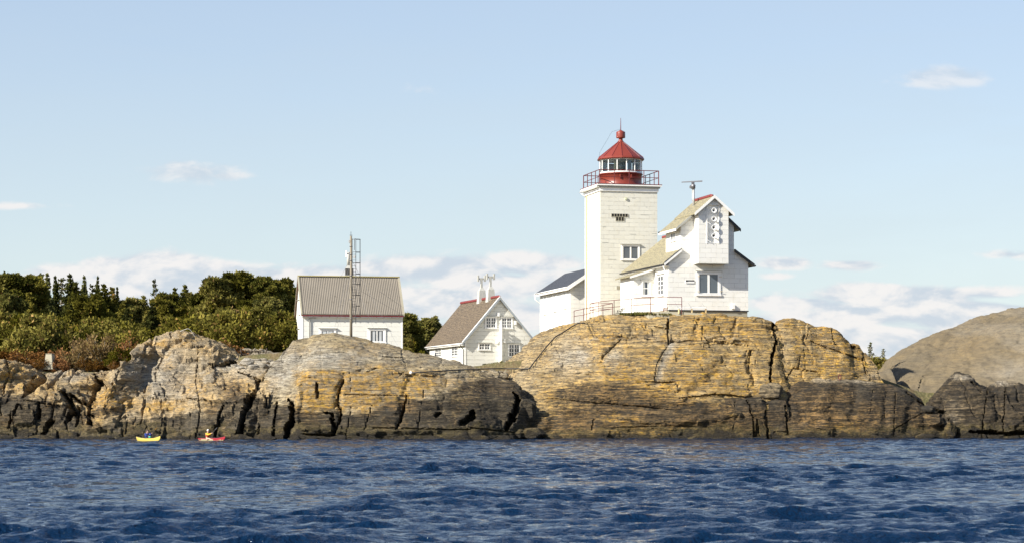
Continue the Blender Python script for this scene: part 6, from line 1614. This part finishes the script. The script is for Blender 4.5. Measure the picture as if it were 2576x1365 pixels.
def build_paddler(u, Y, head, pad_lo, pad_hi, label, plabel, jacket, vest, hair, blade, skin, helmet=None):
    x = (u-UC)*Y/FPX; a = math.atan2(head[1], head[0])
    rootz = 0.0
    base = Vector((x, Y, rootz)); inv = Matrix.Rotation(-a, 3, 'Z')
    lo, hi = inv @ (Vector(pad_lo)-base), inv @ (Vector(pad_hi)-base)
    mid = (lo+hi)/2; d = (hi-lo).normalized()
    body_origin = Vector((-.10, 0, 0))
    # paddle: a thing of its own
    pr = empty('kayak_paddle', base, a); tag(pr, plabel, 'paddle')
    m = MB(); m.tube([lo+d*.12, hi-d*.12], .016, 8); m.build('shaft', M['black'], pr)
    for e, s in ((hi, 1), (lo, -1)):
        m = MB(); side = d.cross(Vector((1, .2, .1))).normalized(); dd = d*s; V = []
        nrm = d.cross(side).normalized()
        prof = [(-.22,.018),(-.15,.07),(-.02,.095),(.12,.095),(.20,.06),(.23,.02)]
        for q, w in prof: V += [e+dd*q+side*w+nrm*.006, e+dd*q-side*w+nrm*.006, e+dd*q-side*w-nrm*.006, e+dd*q+side*w-nrm*.006]
        F = []
        for i in range(len(prof)-1):
            for j in range(4): F.append((i*4+j, i*4+(j+1) % 4, (i+1)*4+(j+1) % 4, (i+1)*4+j))
        F += [(3,2,1,0), tuple(len(V)-4+j for j in range(4))]
        m.add(V, F); m.build('blade', blade, pr)
    g = mid+d*.30, mid-d*.30          # hand grips
    gR, gL = (g[0], g[1]) if (g[0].y < g[1].y) else (g[1], g[0])
    root = empty('person', base, a); tag(root, label, 'person')
    v = []; e = []; r = []
    def add(p, rad, par=None):
        v.append(Vector(p)); r.append(rad)
        if par is not None: e.append((par, len(v)-1))
        return len(v)-1
    ox = -.12
    pel = add((ox,0,.16), (.15,.12)); sp = add((ox+.01,0,.32), (.135,.105), pel); ch = add((ox+.03,0,.50), (.165,.115), sp); nb = add((ox+.045,0,.61), .075, ch)
    nk = add((ox+.06,0,.67), .052, nb); hd = add((ox+.085,0,.745), .078, nk); h2 = add((ox+.085,0,.82), .082, hd); h3 = add((ox+.08,0,.865), .05, h2)
    ns = add((ox+.175,0,.765), .014, hd); 
    tips = {}
    for sgn, gp, nm in ((-1, gR, 'r'), (1, gL, 'l')):
        sh = add((ox+.04, sgn*.17, .57), .062, ch)
        S = v[sh]; back = Vector((-.35, sgn*.35, -.8)).normalized()
        W = gp-(gp-S).normalized()*.05
        el = S.lerp(W, .5)+Vector((0, sgn*.06, -.12)); 
        e1 = add(el, .044, sh); w1 = add(W, .029, e1)
        ax = d; out = (gp-S).normalized()
        pm = add(gp+out*.01+Vector((0,0,.02)), (.035,.022), w1)
        for k in range(4):
            off = ax*(-.033+.022*k)*1.0; Lf = (.040,.046,.043,.034)[k]
            f1 = add(v[pm]+off+out*.035, .009, pm); f2 = add(v[f1]+out*.012-Vector((0,0,Lf*.8)), .008, f1); add(v[f2]-out*.03-Vector((0,0,.006)), .007, f2)
        t1 = add(v[pm]+ax*(-.045*sgn)-out*.005, .010, pm); add(v[t1]-Vector((0,0,.03))+out*.01, .008, t1)
    for sgn in (-1, 1):
        hp = add((ox+.08, sgn*.09, .12), .085, pel); kn = add((ox+.50, sgn*.13, .20), .062, hp); an = add((ox+.92, sgn*.07, .10), .042, kn); add((ox+1.0, sgn*.07, .17), .035, an)
    b = skin_obj('body', v, e, r, skin, root)
    # jacket follows torso and arms
    jv = [v[pel], v[sp], v[ch], v[nb]+Vector((0,0,.01))]; je = [(0,1),(1,2),(2,3)]; jr = [(.165,.135),(.16,.13),(.19,.145),.088]
    idx = [i for i in range(len(v)) if False]
    # arm joints are stored in order after the nose
    k0 = ns+1; per = 3+1+12+2
    for q in range(2):
        s0 = k0+q*per; n0 = len(jv)
        jv += [v[s0], v[s0+1], v[s0+2].lerp(v[s0+1], .12)]; je += [(2, n0), (n0, n0+1), (n0+1, n0+2)]; jr += [.082, .062, .045]
    skin_obj('jacket', jv, je, jr, jacket, root)
    if vest: skin_obj('life_vest', [v[sp]+Vector((.0,0,-.02)), v[sp]+Vector((.01,0,.08)), v[ch]+Vector((.005,0,.02)), v[nb]+Vector((0,0,-.035))], [(0,1),(1,2),(2,3)], [(.175,.15),(.19,.165),(.20,.165),(.10,.10)], vest, root)
    m = MB(); m.ell((ox+.072,0,.805), (.105,.095,.10), 16, 10)
    m.v = [(x_, y_, z_ if x_ < ox+.12 or z_ > .82 else .82) for x_, y_, z_ in m.v]
    if helmet is None: m.ell((ox+.02,0,.73), (.07,.08,.10), 12, 8)
    m.build('helmet' if helmet else 'hair', helmet or hair, root)
    for sy in (-.03,.03): m = MB(); m.ell((ox+.160,sy,.785), (.008,.012,.008), 8, 5); m.build('eye', M['black'], root)
    return root
def build_boats():
    cm = lambda n, c, rg=.35: paint_mat(n, c, rg, tuple(x*.7 for x in c), .15, 6)
    yel, red, beige = cm('yellow_hull', (.56,.43,.09)), cm('red_deck', (.28,.02,.03)), cm('beige_hull', (.40,.35,.20))
    blue, jy, vr = cm('blue_jacket', (.015,.04,.24), .8), cm('yellow_jacket', (.58,.36,.03), .8), cm('red_vest', (.42,.015,.02), .8)
    navy = cm('navy_vest', (.012,.02,.09), .8); hairb = cm('dark_hair', (.05,.03,.02), .8); hlm = cm('white_helmet', (.75,.68,.62), .4)
    skin = cm('skin', (.55,.34,.25), .6); orb, whb = cm('orange_blade', (.60,.30,.04)), cm('grey_blade', (.50,.52,.50))
    k1 = build_kayak('kayak', 372.5, 167, (.52,-.85), 4.7, yel, yel, 'yellow kayak with a paddler in blue, the left of the two kayaks')
    k2 = build_kayak('kayak', 531.5, 170, (.52,-.85), 5.1, red, beige, 'kayak with red deck and beige hull, under the paddler in yellow', rise=(.04, .22), shr=.15)
    m = MB(); m.ell((.45,-.05,.34), (.16,.10,.07), 12, 8); q = m.build('deck_bag', cm('teal_bag', (.05,.35,.28)), None); q.parent = None
    q.matrix_world = Matrix.Translation((k1.location.x, k1.location.y, 0)) @ Matrix.Rotation(k1.rotation_euler.z, 4, 'Z'); tag(q, 'small teal bag on the deck of the yellow kayak', 'bag')
    build_paddler(371.5, 167, (.52,-.85), at(363.5, 1106.5, 167.6), at(392.5, 1077.5, 165.9), 'paddler in a blue jacket seated in the yellow kayak, paddle raised to the right', 'orange-bladed paddle held by the paddler in blue', blue, navy, hairb, orb, skin)
    build_paddler(524, 170, (.52,-.85), at(519, 1106, 170.7), at(543, 1077.5, 168.9), 'paddler in yellow jacket and red vest with white helmet in the red kayak', 'grey-bladed paddle held by the paddler in yellow', jy, vr, hairb, whb, skin, hlm)
build_world()
make_mats()
ROCK = build_rocks()
build_land()
build_sea()
FT, TW, TD = build_tower()
FS, SW = build_signal_house(FT)
FW = build_wing(FT)
FL = build_left_house()
FM = build_mid_house()
build_vegetation()
GR = Ground()
build_radar(FS, SW)
build_terrace(GR)
build_railings()
build_mast(GR)
build_props(GR, ROCK)
build_boats()
